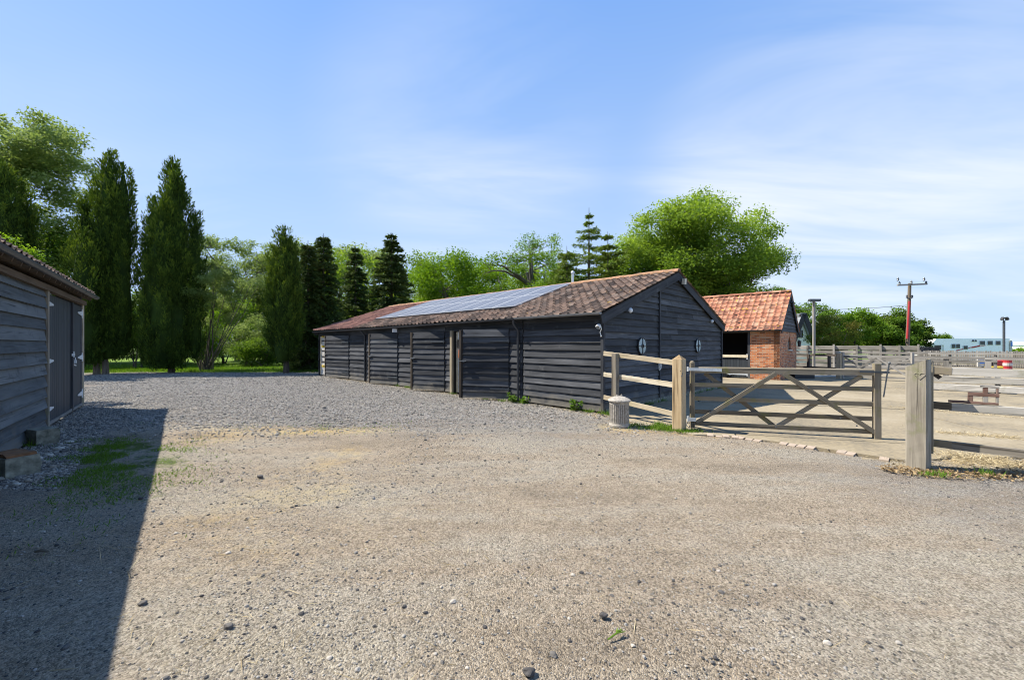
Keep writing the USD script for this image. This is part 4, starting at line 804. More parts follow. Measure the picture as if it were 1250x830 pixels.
for k in range(7):
    c = gnd(*[(45, 560), (36, 553), (72, 548), (20, 592), (3, 585), (60, 556), (85, 540)][k]); mb = MB(k); m = trimesh.creation.icosphere(1, 1.0); r_ = rk.uniform(.03, .05)
    mb.add((np.array(m.vertices) * (1 + .25 * (noise(np.array(m.vertices) * 2 + k) - .5))[:, None]) * [r_ * 1.5, r_, r_ * .6] + c + [0, 0, .01], m.faces)
    single('stone', mb, 'pale_stone', ['pale stone between the two blocks by the shed', 'pale stone just behind the rusty-topped block', 'pale stone right of the mossy block, nearest the door', 'pale stone in front of the rusty-topped block', 'pale stone at the left edge by the rusty-topped block', 'pale stone below the mossy block', 'outlying pale stone towards the shed door'][k], 'stone', 'loose stones by the shed')

# ------------------------------------------------------------------ short fence, gate and posts
Pg = gnd(829, 525.5)[:2]; Pa = b2(-.06, -.06); fd = (Pg - Pa) / np.linalg.norm(Pg - Pa); fl = np.linalg.norm(Pg - Pa)
fence = Thing('rail_fence', 'short pale three-rail fence between the barn corner and the pointed gatepost', 'fence', zx(Pa, 0))
for k, (za, zb) in enumerate(((1.395, 1.255), (.915, .835), (.395, .285))):
    mb = MB(k + 30); a, b = Pa + fd * .02, Pg - fd * .07; mb.bar(zx(a, za), zx(b, zb), .038, .10, segs=6, wob=.0018, ch=.005); fence.part('rail', mb, 'pale_rail_wood')
q = Pa + fd * .44; fnn = np.array([fd[1], -fd[0]]); fnn = fnn if fnn @ q < 0 else -fnn
mb = MB(40); mb.bar(zx(q + fnn * .06, -.02), zx(q + fnn * .06, 1.40), .10, .14, up=(*fd, 0), ch=.008); fence.part('post', mb, 'weathered_wood')
def pointed_post(th, c, w, h, ang, material, pt=.07, seed=0, name='post'):
    """Square post with a low four-sided point."""
    mb = MB(seed); a = np.array([math.cos(ang), math.sin(ang), 0]); mb.bar((*c, -.05), (*c, h), w, w, up=a, ch=.012, segs=8, wob=.0016)
    b = np.array([-a[1], a[0], 0]); e = w / 2 - .004; base = np.array([*c, h - .001]); v = [base + a * e + b * e, base - a * e + b * e, base - a * e - b * e, base + a * e - b * e, base + [0, 0, pt]]
    mb.add(v, [[0, 1, 4], [1, 2, 4], [2, 3, 4], [3, 0, 4]]); return th.part(name, mb, material)
gp1 = Thing('gate_post', 'square brown gatepost with a pointed top at the end of the short fence', 'post', zx(Pg, 0))
pointed_post(gp1, Pg, .19, 1.325, math.atan2(fd[1], fd[0]) + .25, 'oak_post', .085, 50)
mb = MB(2); mb.tube([zx(Pg, 1.12) + np.array([-.02, -.105, .0]), zx(Pg, 1.10) + np.array([.01, -.115, -.03]), zx(Pg, 1.06) + np.array([-.005, -.12, -.05])], .012, 6); gp1.part('hook', mb, 'dark_iron')
G1, G2 = gnd(845, 523.7)[:2], gnd(1072, 536.2)[:2]; gdir = (G2 - G1) / np.linalg.norm(G2 - G1); gl = np.linalg.norm(G2 - G1); gn = np.array([gdir[1], -gdir[0]]); gn = gn if gn @ G1 < 0 else -gn
GP = lambda s, o, z: zx(G1 + gdir * s + gn * o, z)
gate = Thing('field_gate', 'wide weathered five-bar field gate with crossing braces standing closed across the yard', 'gate', zx(G1, 0))
zb = (.115, .335, .58, .835)
for k, z in enumerate(zb): mb = MB(60 + k); mb.bar(GP(.03, 0, z + .003 * k), GP(gl - .02, 0, z + .01), .028, .078, segs=8, wob=.0012, ch=.004); gate.part('bar', mb, 'gate_wood')
mb = MB(65); sec = [(-.035, -.05), (.035, -.05), (.035, .045), (.018, .062), (-.018, .062), (-.035, .045)]; mb.prism(sec, GP(.03, 0, 1.115), GP(gl - .04, 0, 1.125), segs=8, wob=.0012); gate.part('top_bar', mb, 'gate_wood')
def brace(s0, z0, s1, z1, o, seed): mb = MB(seed); mb.bar(GP(s0, o, z0), GP(s1, o, z1), .075, .022, up=(*gn, 0), segs=4, ch=.003); gate.part('brace', mb, 'gate_wood')
m_ = gl * .475
brace(.07, .13, m_ - .0, 1.08, .028, 70); brace(gl - .06, .12, m_ + .12, 1.08, .028, 71); brace(.22, 1.06, m_, .12, -.028, 72); brace(gl - .22, 1.06, m_ + .03, .12, -.028, 73)
a = np.linspace(0, np.pi, 8); sec = [(-.045, 0)] ; mb = MB(74)
mb.bar(GP(0, 0, .03), GP(0, 0, 1.25), .085, .085, up=(*gdir, 0), ch=.012, segs=4, wob=.001); mb.lathe([(.046, 0), (.042, .022), (.028, .04), (.005, .05)], GP(0, 0, 1.245), 12); gate.part('stile', mb, 'gate_wood', label='round-topped hanging stile')
mb = MB(75); mb.bar(GP(gl - .02, 0, .01), GP(gl - .02, 0, 1.275), .085, .10, up=(*gdir, 0), ch=.008, segs=4, wob=.001); gate.part('stile', mb, 'gate_wood')
mb = MB(76); mb.bar(GP(-.07, .045, 1.135), GP(.50, .04, 1.125), .012, .055); mb.bar(GP(-.07, -.045, 1.135), GP(.50, -.04, 1.125), .012, .055); mb.tube([GP(-.075, .0, 1.09), GP(-.075, .0, 1.18)], .02, 8); gate.part('hinge', mb, 'galvanised')
mb = MB(77); mb.bar(GP(-.07, .05, .19), GP(.06, .05, .19), .012, .07); mb.tube([GP(-.075, .0, .14), GP(-.075, .0, .24)], .02, 8); gate.part('hinge', mb, 'galvanised')
mb = MB(78); mb.bar(GP(gl - .28, .05, 1.14), GP(gl + .13, .05, 1.135), .014, .032); mb.tube([GP(gl + .13, .05, 1.29), GP(gl + .10, .05, 1.10), GP(gl + .05, .05, .72)], .011, 6); mb.sphere(GP(gl + .13, .05, 1.29), .02, 8); gate.part('latch', mb, 'dark_iron')
for k, (s, z) in enumerate([(m_ * .5, .58), (m_ * .74, .835), (m_ + .5, .835), (m_ + .94, .46), (gl - .55, .335), (.3, .335), (m_, .125), (m_ + 1.2, .22)]):
    mb = MB(k); mb.lathe([(.014, 0), (.012, .008), (.002, .01)], GP(s, .042, z), 8, (*gn, 0)); gate.part('bolt', mb, 'dark_iron')
# the big weathered post on the right and its fence
PB = gnd(1121, 570)[:2]; va = math.atan2(PB[1], PB[0])
gp2 = Thing('gate_post', 'thick silver-grey gatepost with a slanting weathered top right of the gate', 'post', zx(PB, 0))
mb = MB(90); a = np.array([math.cos(va - .2), math.sin(va - .2), 0]); b = np.array([a[1], -a[0], 0])          # a points away from us, b to the right
w = .105; zt = lambda x: 1.30 + .09 * (x / w + 1) * .62
off = mb.rng.random(3) * 9; nz = 14
cs = [(-w + .014, -w), (w - .014, -w), (w, -w + .014), (w, w - .014), (w - .014, w), (-w + .014, w), (-w, w - .014), (-w, -w + .014)]; V, G = [], []
for i in range(nz + 1):
    for x, y in cs:
        z = -.05 + (zt(x) + .05) * i / nz; jx, jy = mb.rng.normal(0, .0007, 2); V.append(zx(PB, 0) + b * (x + jx) + a * (y + jy) + [0, 0, z]); G.append([z, x, y])
F = [[i * 8 + k, i * 8 + (k + 1) % 8, (i + 1) * 8 + (k + 1) % 8] for i in range(nz) for k in range(8)] + [[i * 8 + k, (i + 1) * 8 + (k + 1) % 8, (i + 1) * 8 + k] for i in range(nz) for k in range(8)] + [[nz * 8, nz * 8 + k, nz * 8 + k + 1] for k in range(1, 7)]
mb.add(V, F, np.array(G) + off); gp2.part('post', mb, 'weathered_wood')
mb = MB(91)
for sg in (-1, 1):
    aa = np.linspace(0, np.pi, 9); mb.tube([zx(PB, 1.21) - a * .1055 + b * (.035 + .026 * sg + .026 * math.cos(q)) + np.array([0, 0, .024]) * math.sin(q) for q in aa], .006, 6)
mb.tube([zx(PB, 1.215) - a * .1055 + b * -.02, zx(PB, 1.15) - a * .106 + b * .035, zx(PB, 1.215) - a * .1055 + b * .09], .006, 6); gp2.part('carved_heart', mb, 'weathered_wood')
RF = at(1134.6, 5.41)[:2]; rd = -U1
rf = Thing('rail_fence', 'grey railed fence running from the thick gatepost out of the picture', 'fence', zx(RF, 0))
for k, (z, m_) in enumerate(((1.255, 'silver_rail'), (.80, 'silver_rail'), (.305, 'weathered_wood'))):
    mb = MB(95 + k); mb.bar(zx(RF + rd * .18, z), zx(RF + rd * 3.3, z - .01), .04, .098, segs=8, wob=.002, ch=.004); rf.part('rail', mb, m_)
    mb = MB(99 + k); mb.bar(zx(RF - rd * .02, z + .004), zx(RF + rd * .20, z + .002), .045, .095, ch=.003); rf.part('stub', mb, 'gate_wood')
mb = MB(103); mb.bar(zx(RF, .17), zx(RF, 1.36), .065, .075, up=(*rd, 0), ch=.008); mb.lathe([(.042, 0), (.036, .03), (.022, .05), (.004, .058)], zx(RF, 1.355), 12); rf.part('stile', mb, 'gate_wood', label='dark round-topped stile against the gatepost')
mb = MB(104); mb.bar(zx(RF, 1.25) + [.02, .02, 0], zx(RF + rd * .10, 1.16) + [.02, .02, 0], .03, .05); rf.part('strut', mb, 'dark_rail_wood')
mb = MB(104); mb.bar(zx(RF + rd * 3.2, -.05), zx(RF + rd * 3.2, 1.35), .12, .12, up=(*rd, 0)); rf.part('post', mb, 'weathered_wood')
mb = MB(105); mb.bar(zx(RF, 1.33) + [-.05, 0, 0], zx(RF, 1.33) - zx(b[:2], 0) * .22, .012, .02); rf.part('latch', mb, 'dark_iron')
# little stack of brown timber offcuts standing on the middle rail
ra_ = RF + rd * .19; tk = Thing('timber_rack', 'rack of reddish brown boards and uprights on the middle rail of the grey fence', 'timber rack', zx(ra_, .85))
RK = lambda s, o, z: zx(ra_ + rd * s + np.array([U2[0], U2[1]]) * o, .853 + z)
for k, (s0, s1, z, h, m_) in enumerate(((-.02, .40, .018, .032, 'reddish_timber'), (.15, .405, .125, .042, 'reddish_timber'), (.25, .405, .228, .032, 'grey_fence_wood'))):
    mb = MB(110 + k); mb.bar(RK(s0, 0, z), RK(s1, 0, z), .05, h, segs=3, wob=.002, ch=.004); tk.part('board', mb, m_)
for k, (s, z0, z1, w_) in enumerate(((.17, .034, .105, .045), (.295, .034, .105, .042), (.295, .146, .213, .042), (.39, .034, .105, .02), (.39, .146, .213, .02))):
    mb = MB(120 + k); mb.bar(RK(s, 0, z0), RK(s, 0, z1), w_, .045, up=(*U2, 0), ch=.003); tk.part('upright', mb, 'reddish_timber' if k % 2 == 0 else 'grey_fence_wood')
# stone dustbin-shaped planter by the fence
cb = gnd(756, 520.5); bn = Thing('stone_bin', 'pale grey ribbed stone bin with a domed lid in front of the short fence', 'bin', cb)
def flute(a, h):
    u = (a * 30 / (2 * np.pi)) % 1.0; return 1 - (.085 * (u > .5) if .09 < h < .44 else 0)
mb = MB(1); mb.lathe([(.0, .002), (.185, .002), (.196, .015), (.196, .05), (.184, .06), (.184, .088), (.184, .0901), (.186, .4399), (.186, .441), (.186, .47), (.194, .475), (.194, .495), (.0, .495)], cb, 180, flute=flute); bn.part('body', mb, 'bin_stone')
mb = MB(2); fl2 = lambda a, h: 1 + (.012 * np.cos(a * 26) if .515 < h < .6 else 0)
mb.lathe([(.0, .497), (.212, .497), (.218, .505), (.214, .525), (.17, .552), (.11, .578), (.05, .592), (.0, .594)], cb, 104, flute=fl2); bn.part('lid', mb, 'bin_stone')
mb = MB(3); mb.tube([cb + [-.055, 0, .59], cb + [-.045, 0, .615], cb + [.045, 0, .615], cb + [.055, 0, .59]], .013, 8); bn.part('handle', mb, 'bin_stone')

# ------------------------------------------------------------------ beyond the yard
def far_rail_fence(label, pts, rails, posts, ph_, material, name='rail_fence', pw_=.11, rh=.10):
    th = Thing(name, label, 'fence', pts[0])
    for k, (z, m_) in enumerate(rails):
        for q in range(len(pts) - 1): mb = MB(k * 7 + q); mb.bar(pts[q] + [0, 0, z], pts[q + 1] + [0, 0, z + .01], .04, rh, segs=4, wob=.004); th.part('rail', mb, m_)
    for k, c in enumerate(posts): mb = MB(k); d = pts[-1] - pts[0]; d = d / np.linalg.norm(d); mb.bar(c - np.array([0, .07, .05]), c + [0, -.07, ph_], pw_, pw_, up=(d[0], d[1], 0)); th.part('post', mb, material)
    return th
# pale boarded screen fence with tree shadow on it
A, B = at(962, 30.0), at(1121, 25.3); dd = B - A; bf = Thing('board_fence', 'tall pale grey fence of wide horizontal boards at the back of the yard', 'fence', A)
nb = 5; xs = np.array([962, 986, 1018, 1046, 1075, 1098, 1121.0]); Yl = lambda px: 30 - U1[1] * ((px - 625) / 500 * 30 - 20.22) / (-U1[0] + U1[1] * (px - 625) / 500)
for q in range(len(xs) - 1):
    a, b = at(xs[q], Yl(xs[q])), at(xs[q + 1], Yl(xs[q + 1]))
    for k, (z0, z1) in enumerate(((.05, .30), (.36, .60), (.66, .92), (.97, 1.18), (1.24, 1.52))):
        mb = MB(q * 10 + k); mb.bar(a + [0, 0, (z0 + z1) / 2], b + [0, 0, (z0 + z1) / 2], .03, z1 - z0, segs=3, wob=.006); bf.part('board', mb, 'grey_fence_wood')
    mb = MB(q); b = b - zx(U2, 0) * .075; mb.bar(b, b + [0, 0, 1.55 + .06 * (q % 2)], .14, .10, up=(*U1, 0)); bf.part('post', mb, 'grey_fence_wood')
# dark rails in front of it, from the stable to the second gate
far_rail_fence('dark two-rail fence between the brick stable and the pale pointed post', [at(968, 22.0), at(1021, 20.0)], ((1.06, 'dark_rail_wood'), (.42, 'dark_rail_wood')), [at(986, 21.3), at(1011, 20.4)], 1.1, 'dark_rail_wood')
c2 = at(1025, 19.1); gp3 = Thing('gate_post', 'pale pointed post between the dark rails and the far gate', 'post', c2); pointed_post(gp3, c2[:2], .2, 1.2, .3, 'pale_rail_wood', .09, 3)
# second field gate
H1 = at(1029, 19.0); H2 = H1 - zx(U1, 0) * 2.3; hd_ = (H2 - H1) / np.linalg.norm(H2 - H1); hl = np.linalg.norm(H2 - H1)
g2 = Thing('field_gate', 'far pale field gate across the yard in front of the boarded fence', 'gate', H1)
for k, z in enumerate((.15, .36, .58, .82, 1.06)): mb = MB(k); mb.bar(H1 + [0, 0, z], H2 + [0, 0, z], .03, .085 if k < 4 else .11, segs=3, wob=.003); g2.part('bar', mb, 'grey_fence_wood')
for k, (s0, z0, s1, z1) in enumerate(((.05, .15, hl / 2, 1.0), (hl - .05, .15, hl / 2, 1.0), (.1, 1.0, hl / 2, .15), (hl - .1, 1.0, hl / 2, .15))): mb = MB(k); o = np.array([0, -.03 if k < 2 else .03, 0]); mb.bar(H1 + hd_ * s0 + o + [0, 0, z0], H1 + hd_ * s1 + o + [0, 0, z1], .025, .07); g2.part('brace', mb, 'grey_fence_wood')
for s in (.0, hl): mb = MB(9); mb.bar(H1 + hd_ * s + [0, 0, .03], H1 + hd_ * s + [0, 0, 1.25], .08, .09, up=(1, 0, 0)); g2.part('stile', mb, 'grey_fence_wood')
mb = MB(10); mb.bar(H1 + hd_ * -.05 + [0, -.05, 1.05], H1 + hd_ * .8 + [0, -.05, 1.04], .015, .06); g2.part('hinge', mb, 'dark_iron')
# long rail fence to the right of it
far_rail_fence('long grey two-rail fence running right behind the thick gatepost', [at(1112, 18.6) - zx(U1, 0) * q for q in (0, 2.2, 5.6)], ((1.02, 'grey_fence_wood'), (.55, 'grey_fence_wood')), [at(1112, 18.7) - zx(U1, 0) * q for q in (1.05, 2.25, 3.6)], 1.06, 'grey_fence_wood', pw_=.17)
far_rail_fence('grey three-rail fence further back across the yard behind the far gate', [at(1060, 24.5) - zx(U1, 0) * q for q in (0, 2.5, 5.0)], ((1.1, 'grey_fence_wood'), (.72, 'grey_fence_wood'), (.34, 'grey_fence_wood')), [at(1060, 24.6) - zx(U1, 0) * q for q in (.1, 1.7, 3.3, 4.9)], 1.2, 'grey_fence_wood')
lw = Thing('low_rail', 'low barrier of two broad weathered boards in the yard beyond the near grey fence', 'barrier', at(1137, 14.2))
for k, z in enumerate((.13, .40)): mb = MB(k + 2); mb.bar(at(1118, 14.6, z + .02), at(1118, 14.6, z) - zx(U1, 0) * 5, .07, .20, segs=9, wob=.008, ch=.012); lw.part('board', mb, 'silver_rail')
for q in (.15, 1.9, 3.6): mb = MB(int(q * 9)); p = at(1118, 14.7) - zx(U1, 0) * q; mb.bar(p, p + [0, 0, .55], .12, .12, up=(*U1, 0)); lw.part('post', mb, 'grey_fence_wood')
# picket screen in front of the lorry
pf = Thing('picket_fence', 'long close-boarded grey picket fence in front of the pale blue lorry', 'fence', at(1121, 29)); mb = MB(5); rp = np.random.default_rng(6)
n = 90
for i in range(n): p = at(1121, 31) - zx(U1, 0) * .105 * i; mb.bar(p - [0, 0, .05], p + [0, 0, 1.13 + rp.normal(0, .025)], .092, .02, up=(*U2, 0))
pf.part('picket_run', mb, 'grey_fence_wood', kind='stuff')
for k, z in enumerate((.3, .95)): mb = MB(k); p = at(1121, 30.9, z); mb.bar(p, p - zx(U1, 0) * 9.4, .04, .09); pf.part('rail', mb, 'grey_fence_wood')
dk = Thing('picket_fence', 'short dark stained fence panel at the end of the tall boarded fence', 'fence', at(1121, 30)); mb = MB(3)
for i in range(14): x = at(1121, 31)[0] + i * .12; mb.bar((x, 31, -.05), (x, 31, 1.42), .11, .02, up=(0, 1, 0))
dk.part('picket_run', mb, 'dark_rail_wood', kind='stuff'); mb = MB(4); mb.bar(at(1121, 31.05, 1.1), at(1148, 31.05, 1.1), .05, .08); dk.part('rail', mb, 'dark_rail_wood')
# jump clutter behind the fence
c = at(1229, 26.2); dm = Thing('plastic_drum', 'red plastic drum with a white band lying by the picket fence', 'drum', c)
mb = MB(1); mb.lathe([(.0, .0), (.22, .0), (.24, .03), (.23, .17), (.24, .2), (.24, .45), (.23, .48), (.24, .64), (.21, .68), (.0, .69)], c, 18); dm.part('body', mb, 'red_paint', smooth=False); mb = MB(2); mb.lathe([(.247, .24), (.247, .42)], c, 18); dm.part('band', mb, 'white_paint')
c = at(1220, 26.4); mb = MB(1); mb.bar(c + [-.25, .05, .38], c + [.25, -.05, .38], .34, .42, ch=.05); single('jump_block', mb, 'red_paint', 'red jump block stacked beside the red drum', 'jump block', base=tuple(c))
c = at(1212, 26.0); mb = MB(1); mb.bar(c + [-.42, 0, .12], c + [.42, -.1, .14], .25, .17, ch=.05); single('jump_block', mb, 'yellow_paint', 'low yellow jump block in front of the red one', 'jump block', base=tuple(c))
c = at(1209, 26.6); mb = MB(1); mb.bar(c + [-.35, 0, .3], c + [.1, 0, .3], .4, .6, ch=.05); single('jump_block', mb, 'black_rubber', 'dark green-black jump block behind the yellow one', 'jump block', base=tuple(c))
c = at(1201, 26.3); bx = Thing('jump_filler', 'white and blue jump filler board by the grey fence post', 'jump filler', c); mb = MB(1); mb.bar(c + [-.42, 0, .45], c + [.42, 0, .45], .06, .55); bx.part('board', mb, 'white_paint'); mb = MB(2); mb.bar(c + [-.3, -.035, .45], c + [.22, -.035, .45], .02, .16); mb.bar(c + [-.38, -.035, .66], c + [.38, -.035, .66], .02, .06); bx.part('stripe', mb, 'blue_paint')
c = at(1003, 19.9); mb = MB(1); mb.bar(c + [-.65, 0, .06], c + [.65, -.1, .06], .12, .10, ch=.03); single('jump_pole', mb, 'white_paint', 'white pole lying on the concrete beside the black trough', 'pole', base=tuple(c))
c = at(978, 19.3); tr = Thing('water_trough', 'low black trough on the concrete by the brick stable gable', 'trough', c)
mb = MB(1); mb.bar(c + [-.42, 0, .02], c + [.42, -.05, .02], .4, .04); tr.part('bottom', mb, 'black_rubber')
for o, l in (((0, .2, 0), 1), ((0, -.2, 0), 1)): mb = MB(2); mb.bar(c + [-.44, o[1], .14], c + [.44, o[1] - .05, .14], .04, .27); tr.part('side', mb, 'black_rubber')
for x in (-.43, .43): mb = MB(3); mb.bar(c + [x, -.2, .14], c + [x, .2, .14], .04, .27); tr.part('end', mb, 'black_rubber')
# lamp column with a flat T head, floodlight pole, telegraph pole
c = at(993.5, 23.2); lc_ = Thing('lamp_post', 'plain timber lamp post with a flat T-shaped head behind the stable', 'lamp post', c); hz = hgt(368, 23.2)
mb = MB(1); mb.bar(c, c + [0, 0, hz], .13, .12, up=(0, 1, 0), ch=.02, segs=6, wob=.002); lc_.part('post', mb, 'grey_fence_wood'); mb = MB(2); mb.bar(c + [-.30, -.05, hz + .06], c + [.30, -.05, hz + .06], .18, .14, ch=.02); lc_.part('lamp_head', mb, 'dark_iron')
c = at(1225.5, 33); fl_ = Thing('floodlight_pole', 'thin pole with two floodlights in front of the lorry', 'lamp post', c); hz = hgt(392, 33)
mb = MB(1); mb.tube([c - [0, 0, .4], c + [0, 0, hz]], .075, 10); fl_.part('post', mb, 'dark_iron', smooth=True)
for sg in (-1, 1): mb = MB(2); p = c + np.array([sg * .14, -.05, hz + .17]); mb.bar(p, p + np.array([sg * .09, 0, .05]), .2, .26, ch=.03); mb.bar(c + [0, 0, hz - .05], p, .04, .04); fl_.part('floodlight', mb, 'black_metal')
Y = 34.0; c = at(1107.5, Y, -.3); tp = Thing('telegraph_pole', 'tall brown telegraph pole with a red guard in front of the dark green trees', 'telegraph pole', c); top = at(1110.5, Y, hgt(346, Y)); m1 = at(1108, Y, hgt(415, Y))
mb = MB(1); mb.tube([c, m1, (m1 + top) / 2, top], [.15, .14, .13, .11], 12); pole = tp.part('pole', mb, 'brown_frame', smooth=True)
mb = MB(2); mb.tube([at(1107.3, Y - .15, hgt(413.5, Y)), at(1108.8, Y - .15, hgt(390, Y)), at(1110.2, Y - .13, hgt(368, Y))], .07, 10); tp.part('guard', mb, 'red_paint', smooth=True)
mb = MB(3); mb.bar(at(1095.5, Y - .2, hgt(348.6, Y)), at(1131.5, Y - .2, hgt(347.2, Y)), .12, .12); arm = tp.part('cross_arm', mb, 'grey_fence_wood')
for k, (px, dy) in enumerate(((1096, .35), (1098, .0), (1128, .35), (1130.5, .05), (1112.5, .1))): mb = MB(k); mb.lathe([(.03, -.05), (.09, .0), (.05, .08), (.09, .13), (.05, .2), (.02, .26)], at(px, Y - .2, hgt(348, Y) + dy), 8); tp.part('insulator', mb, 'dark_iron', arm)
for k, px in enumerate((1107, 1113.5)): mb = MB(k); mb.bar(at(1110, Y - .1, hgt(365, Y)), at(px, Y - .3, hgt(364, Y)), .05, .08); mb.lathe([(.07, 0), (.05, .1), (.07, .16), (.03, .22)], at(px, Y - .3, hgt(364, Y)), 8); tp.part('insulator', mb, 'dark_iron', pole)
mb = MB(4); a, b = at(1109, Y, hgt(372.5, Y)), at(930, 52, hgt(374, 52)); pts = [a + (b - a) * t - np.array([0, 0, 1.6 * t * (1 - t)]) for t in np.linspace(0, 1, 14)]; mb.tube(pts, .022, 5); single('overhead_wire', mb, 'dark_iron', 'dark wire strung from the telegraph pole towards the stable roof', 'wire')
# white cottage
Yc = 44.0; c = at(975, Yc); ct = Thing('cottage', 'white rendered cottage gable with a dark steep roof behind the brick stable', 'house', c)
wl, wr, wt, pk = at(958, Yc)[0], at(988.5, Yc)[0], hgt(411, Yc), hgt(383.5, Yc); xm = at(979, Yc)[0]
A = np.array([[wl - 3, Yc, -1], [wr, Yc, -1], [wr, Yc, wt], [xm, Yc, pk], [wl - 3, Yc, pk]]); 
A = np.array([[2 * xm - wr, Yc, -1], [wr, Yc, -1], [wr, Yc, wt], [xm, Yc, pk], [2 * xm - wr, Yc, wt]]); Bk = A + [1.5, 7, 0]; mb = MB(1)
ct_r = lambda v: (np.asarray(v, float) - [xm, Yc, 0]) @ np.array([[math.cos(.12), -math.sin(.12), 0], [math.sin(.12), math.cos(.12), 0], [0, 0, 1.0]]) * [1.0, 1.0, 1] + [xm, Yc, 0]
mb.add(np.vstack([A, Bk]), [[0, 1, 2], [0, 2, 3], [0, 3, 4], [5, 7, 6], [5, 8, 7], [5, 9, 8]] + [q for i in range(5) for q in ([i, i + 5, (i + 1) % 5 + 5], [i, (i + 1) % 5 + 5, (i + 1) % 5])]); mb.v = [ct_r(q) for q in mb.v]; ct.part('wall', mb, 'render_white')
o = np.array([-.1, -.4, .12]); sl_ = np.array([wr - xm, 0, wt - pk]); sl_ = sl_ / np.linalg.norm(sl_) * .5; mb = MB(2)
roof_sheet(mb, [A[2] + sl_ + o, Bk[2] + sl_ + [0, .4, .12], Bk[3] + [0, .4, .12], A[3] + o], .28); sm = sl_ * [-1, 1, 1]; roof_sheet(mb, [A[3] + o, Bk[3] + [0, .4, .12], Bk[4] + sm + [0, .4, .12], A[4] + sm + o], .28); mb.v = [ct_r(q) for q in mb.v]; ct.part('roof', mb, 'slate_roof')
for p_, q_ in ((A[2] + sl_, A[3]), (A[4] + sm, A[3])): mb = MB(2); mb.bar(p_ + [0, -.46, .0], q_ + [0, -.46, .0], .06, .42); mb.v = [ct_r(q) for q in mb.v]; ct.part('barge_board', mb, 'black_metal')
mb = MB(3); mb.bar(at(973.5, Yc - .04, hgt(407.5, Yc)), at(979.8, Yc - .04, hgt(407.5, Yc)),   .12, .78); mb.v = [ct_r(q) for q in mb.v]; wn = ct.part('window', mb, 'window_dark')
for px in (973.5, 976.6, 979.8): mb = MB(3); mb.bar(at(px, Yc - .11, hgt(411.5, Yc)), at(px, Yc - .11, hgt(403.6, Yc)), .06, .05, up=(0, 1, 0)); mb.v = [ct_r(q) for q in mb.v]; ct.part('glazing_bar', mb, 'black_metal', wn)
# horse lorry
Yh = 56.0; zg = -1.3; c = at(1190, Yh, zg); lo = Thing('horse_lorry', 'long pale blue horse lorry parked beyond the picket fence', 'lorry', c)
X = lambda px: at(px, Yh)[0]; Zt = hgt(413, Yh); D = 2.5
prof = [(X(1152), zg + .55), (X(1232.5), zg + .55), (X(1232.5), Zt), (X(1143), Zt - .05), (X(1136), hgt(421.3, Yh)), (X(1152), hgt(421.3, Yh))]
pl = shapely.Polygon(prof).buffer(-.06).buffer(.06); m = trimesh.creation.extrude_polygon(pl, D, engine='earcut'); v = np.array(m.vertices); mb = MB(1); mb.add(np.column_stack([v[:, 0], Yh + D - v[:, 2], v[:, 1]]), m.faces); body = lo.part('body', mb, 'lorry_paint')
mb = MB(2); pl = shapely.Polygon([(X(1137), zg + .5), (X(1151.5), zg + .5), (X(1151.5), hgt(421.6, Yh)), (X(1139.5), hgt(421.6, Yh)), (X(1137), hgt(427, Yh))]).buffer(-.08).buffer(.08); m = trimesh.creation.extrude_polygon(pl, D - .2, engine='earcut'); v = np.array(m.vertices); mb.add(np.column_stack([v[:, 0], Yh + D - .1 - v[:, 2], v[:, 1]]), m.faces); cab = lo.part('cab', mb, 'lorry_paint')
mb = MB(3); mb.bar((X(1141.5), Yh + .08, hgt(424.2, Yh)), (X(1149.5), Yh + .08, hgt(424.2, Yh)), .06, .62); lo.part('window', mb, 'window_dark', cab)
for k, (a, b, t, q, n) in enumerate(((1161, 1171.5, 420, 425, 2), (1175.5, 1181, 422, 426.3, 1), (1185.5, 1192, 414.8, 417, 2), (1195.5, 1202, 416.2, 421, 1), (1205, 1211.5, 416.2, 421, 1), (1215, 1221, 416.2, 421, 1))):
    mb = MB(k); mb.bar((X(a), Yh - .01, hgt((t + q) / 2, Yh)), (X(b), Yh - .01, hgt((t + q) / 2, Yh)), .07, (q - t) * Yh / FPX); wn = lo.part('window', mb, 'window_dark', body)
    z0, z1 = hgt(q, Yh), hgt(t, Yh)
    for e in np.linspace(X(a), X(b), n + 1): mb = MB(k); mb.bar((e, Yh - .05, z0), (e, Yh - .05, z1), .05, .03, up=(0, 1, 0)); lo.part('frame', mb, 'lorry_roof', wn)
mb = MB(4); mb.bar((X(1167), Yh - .02, hgt(427.8, Yh)), (X(1196), Yh - .02, hgt(421.8, Yh)), .035, .11); mb.bar((X(1186), Yh - .02, hgt(424.6, Yh)), (X(1203), Yh - .02, hgt(421.5, Yh)), .03, .06); lo.part('stripe', mb, 'red_paint', body)
mb = MB(5); mb.bar((X(1233), Yh + .1, zg + .6), (X(1233), Yh + .1, Zt - .3), .4, .3, up=(1, 0, 0)); lo.part('ramp', mb, 'white_paint'); mb = MB(6); mb.bar((X(1232.6), Yh - .09, hgt(420, Yh)), (X(1235), Yh - .09, hgt(420, Yh)), .05, .6); lo.part('badge', mb, 'blue_paint')
for px in (1143, 1207, 1217):
    for oy in (.18, D - .18):
        mb = MB(7); mb.lathe([(.0, -.14), (.40, -.14), (.48, -.10), (.48, .10), (.40, .14), (.0, .14)], (X(px), Yh + oy, zg + .48), 20, (0, 1, 0)); wh = lo.part('wheel', mb, 'black_rubber'); mb = MB(8); mb.lathe([(.0, -.16), (.24, -.15), (.26, -.13)], (X(px), Yh + oy, zg + .48), 16, (0, 1, 0)); lo.part('rim', mb, 'galvanised', wh)
c = at(1246, 120, -1.3); br = Thing('farm_building', 'distant low pale roofed farm building at the right edge', 'building', c)
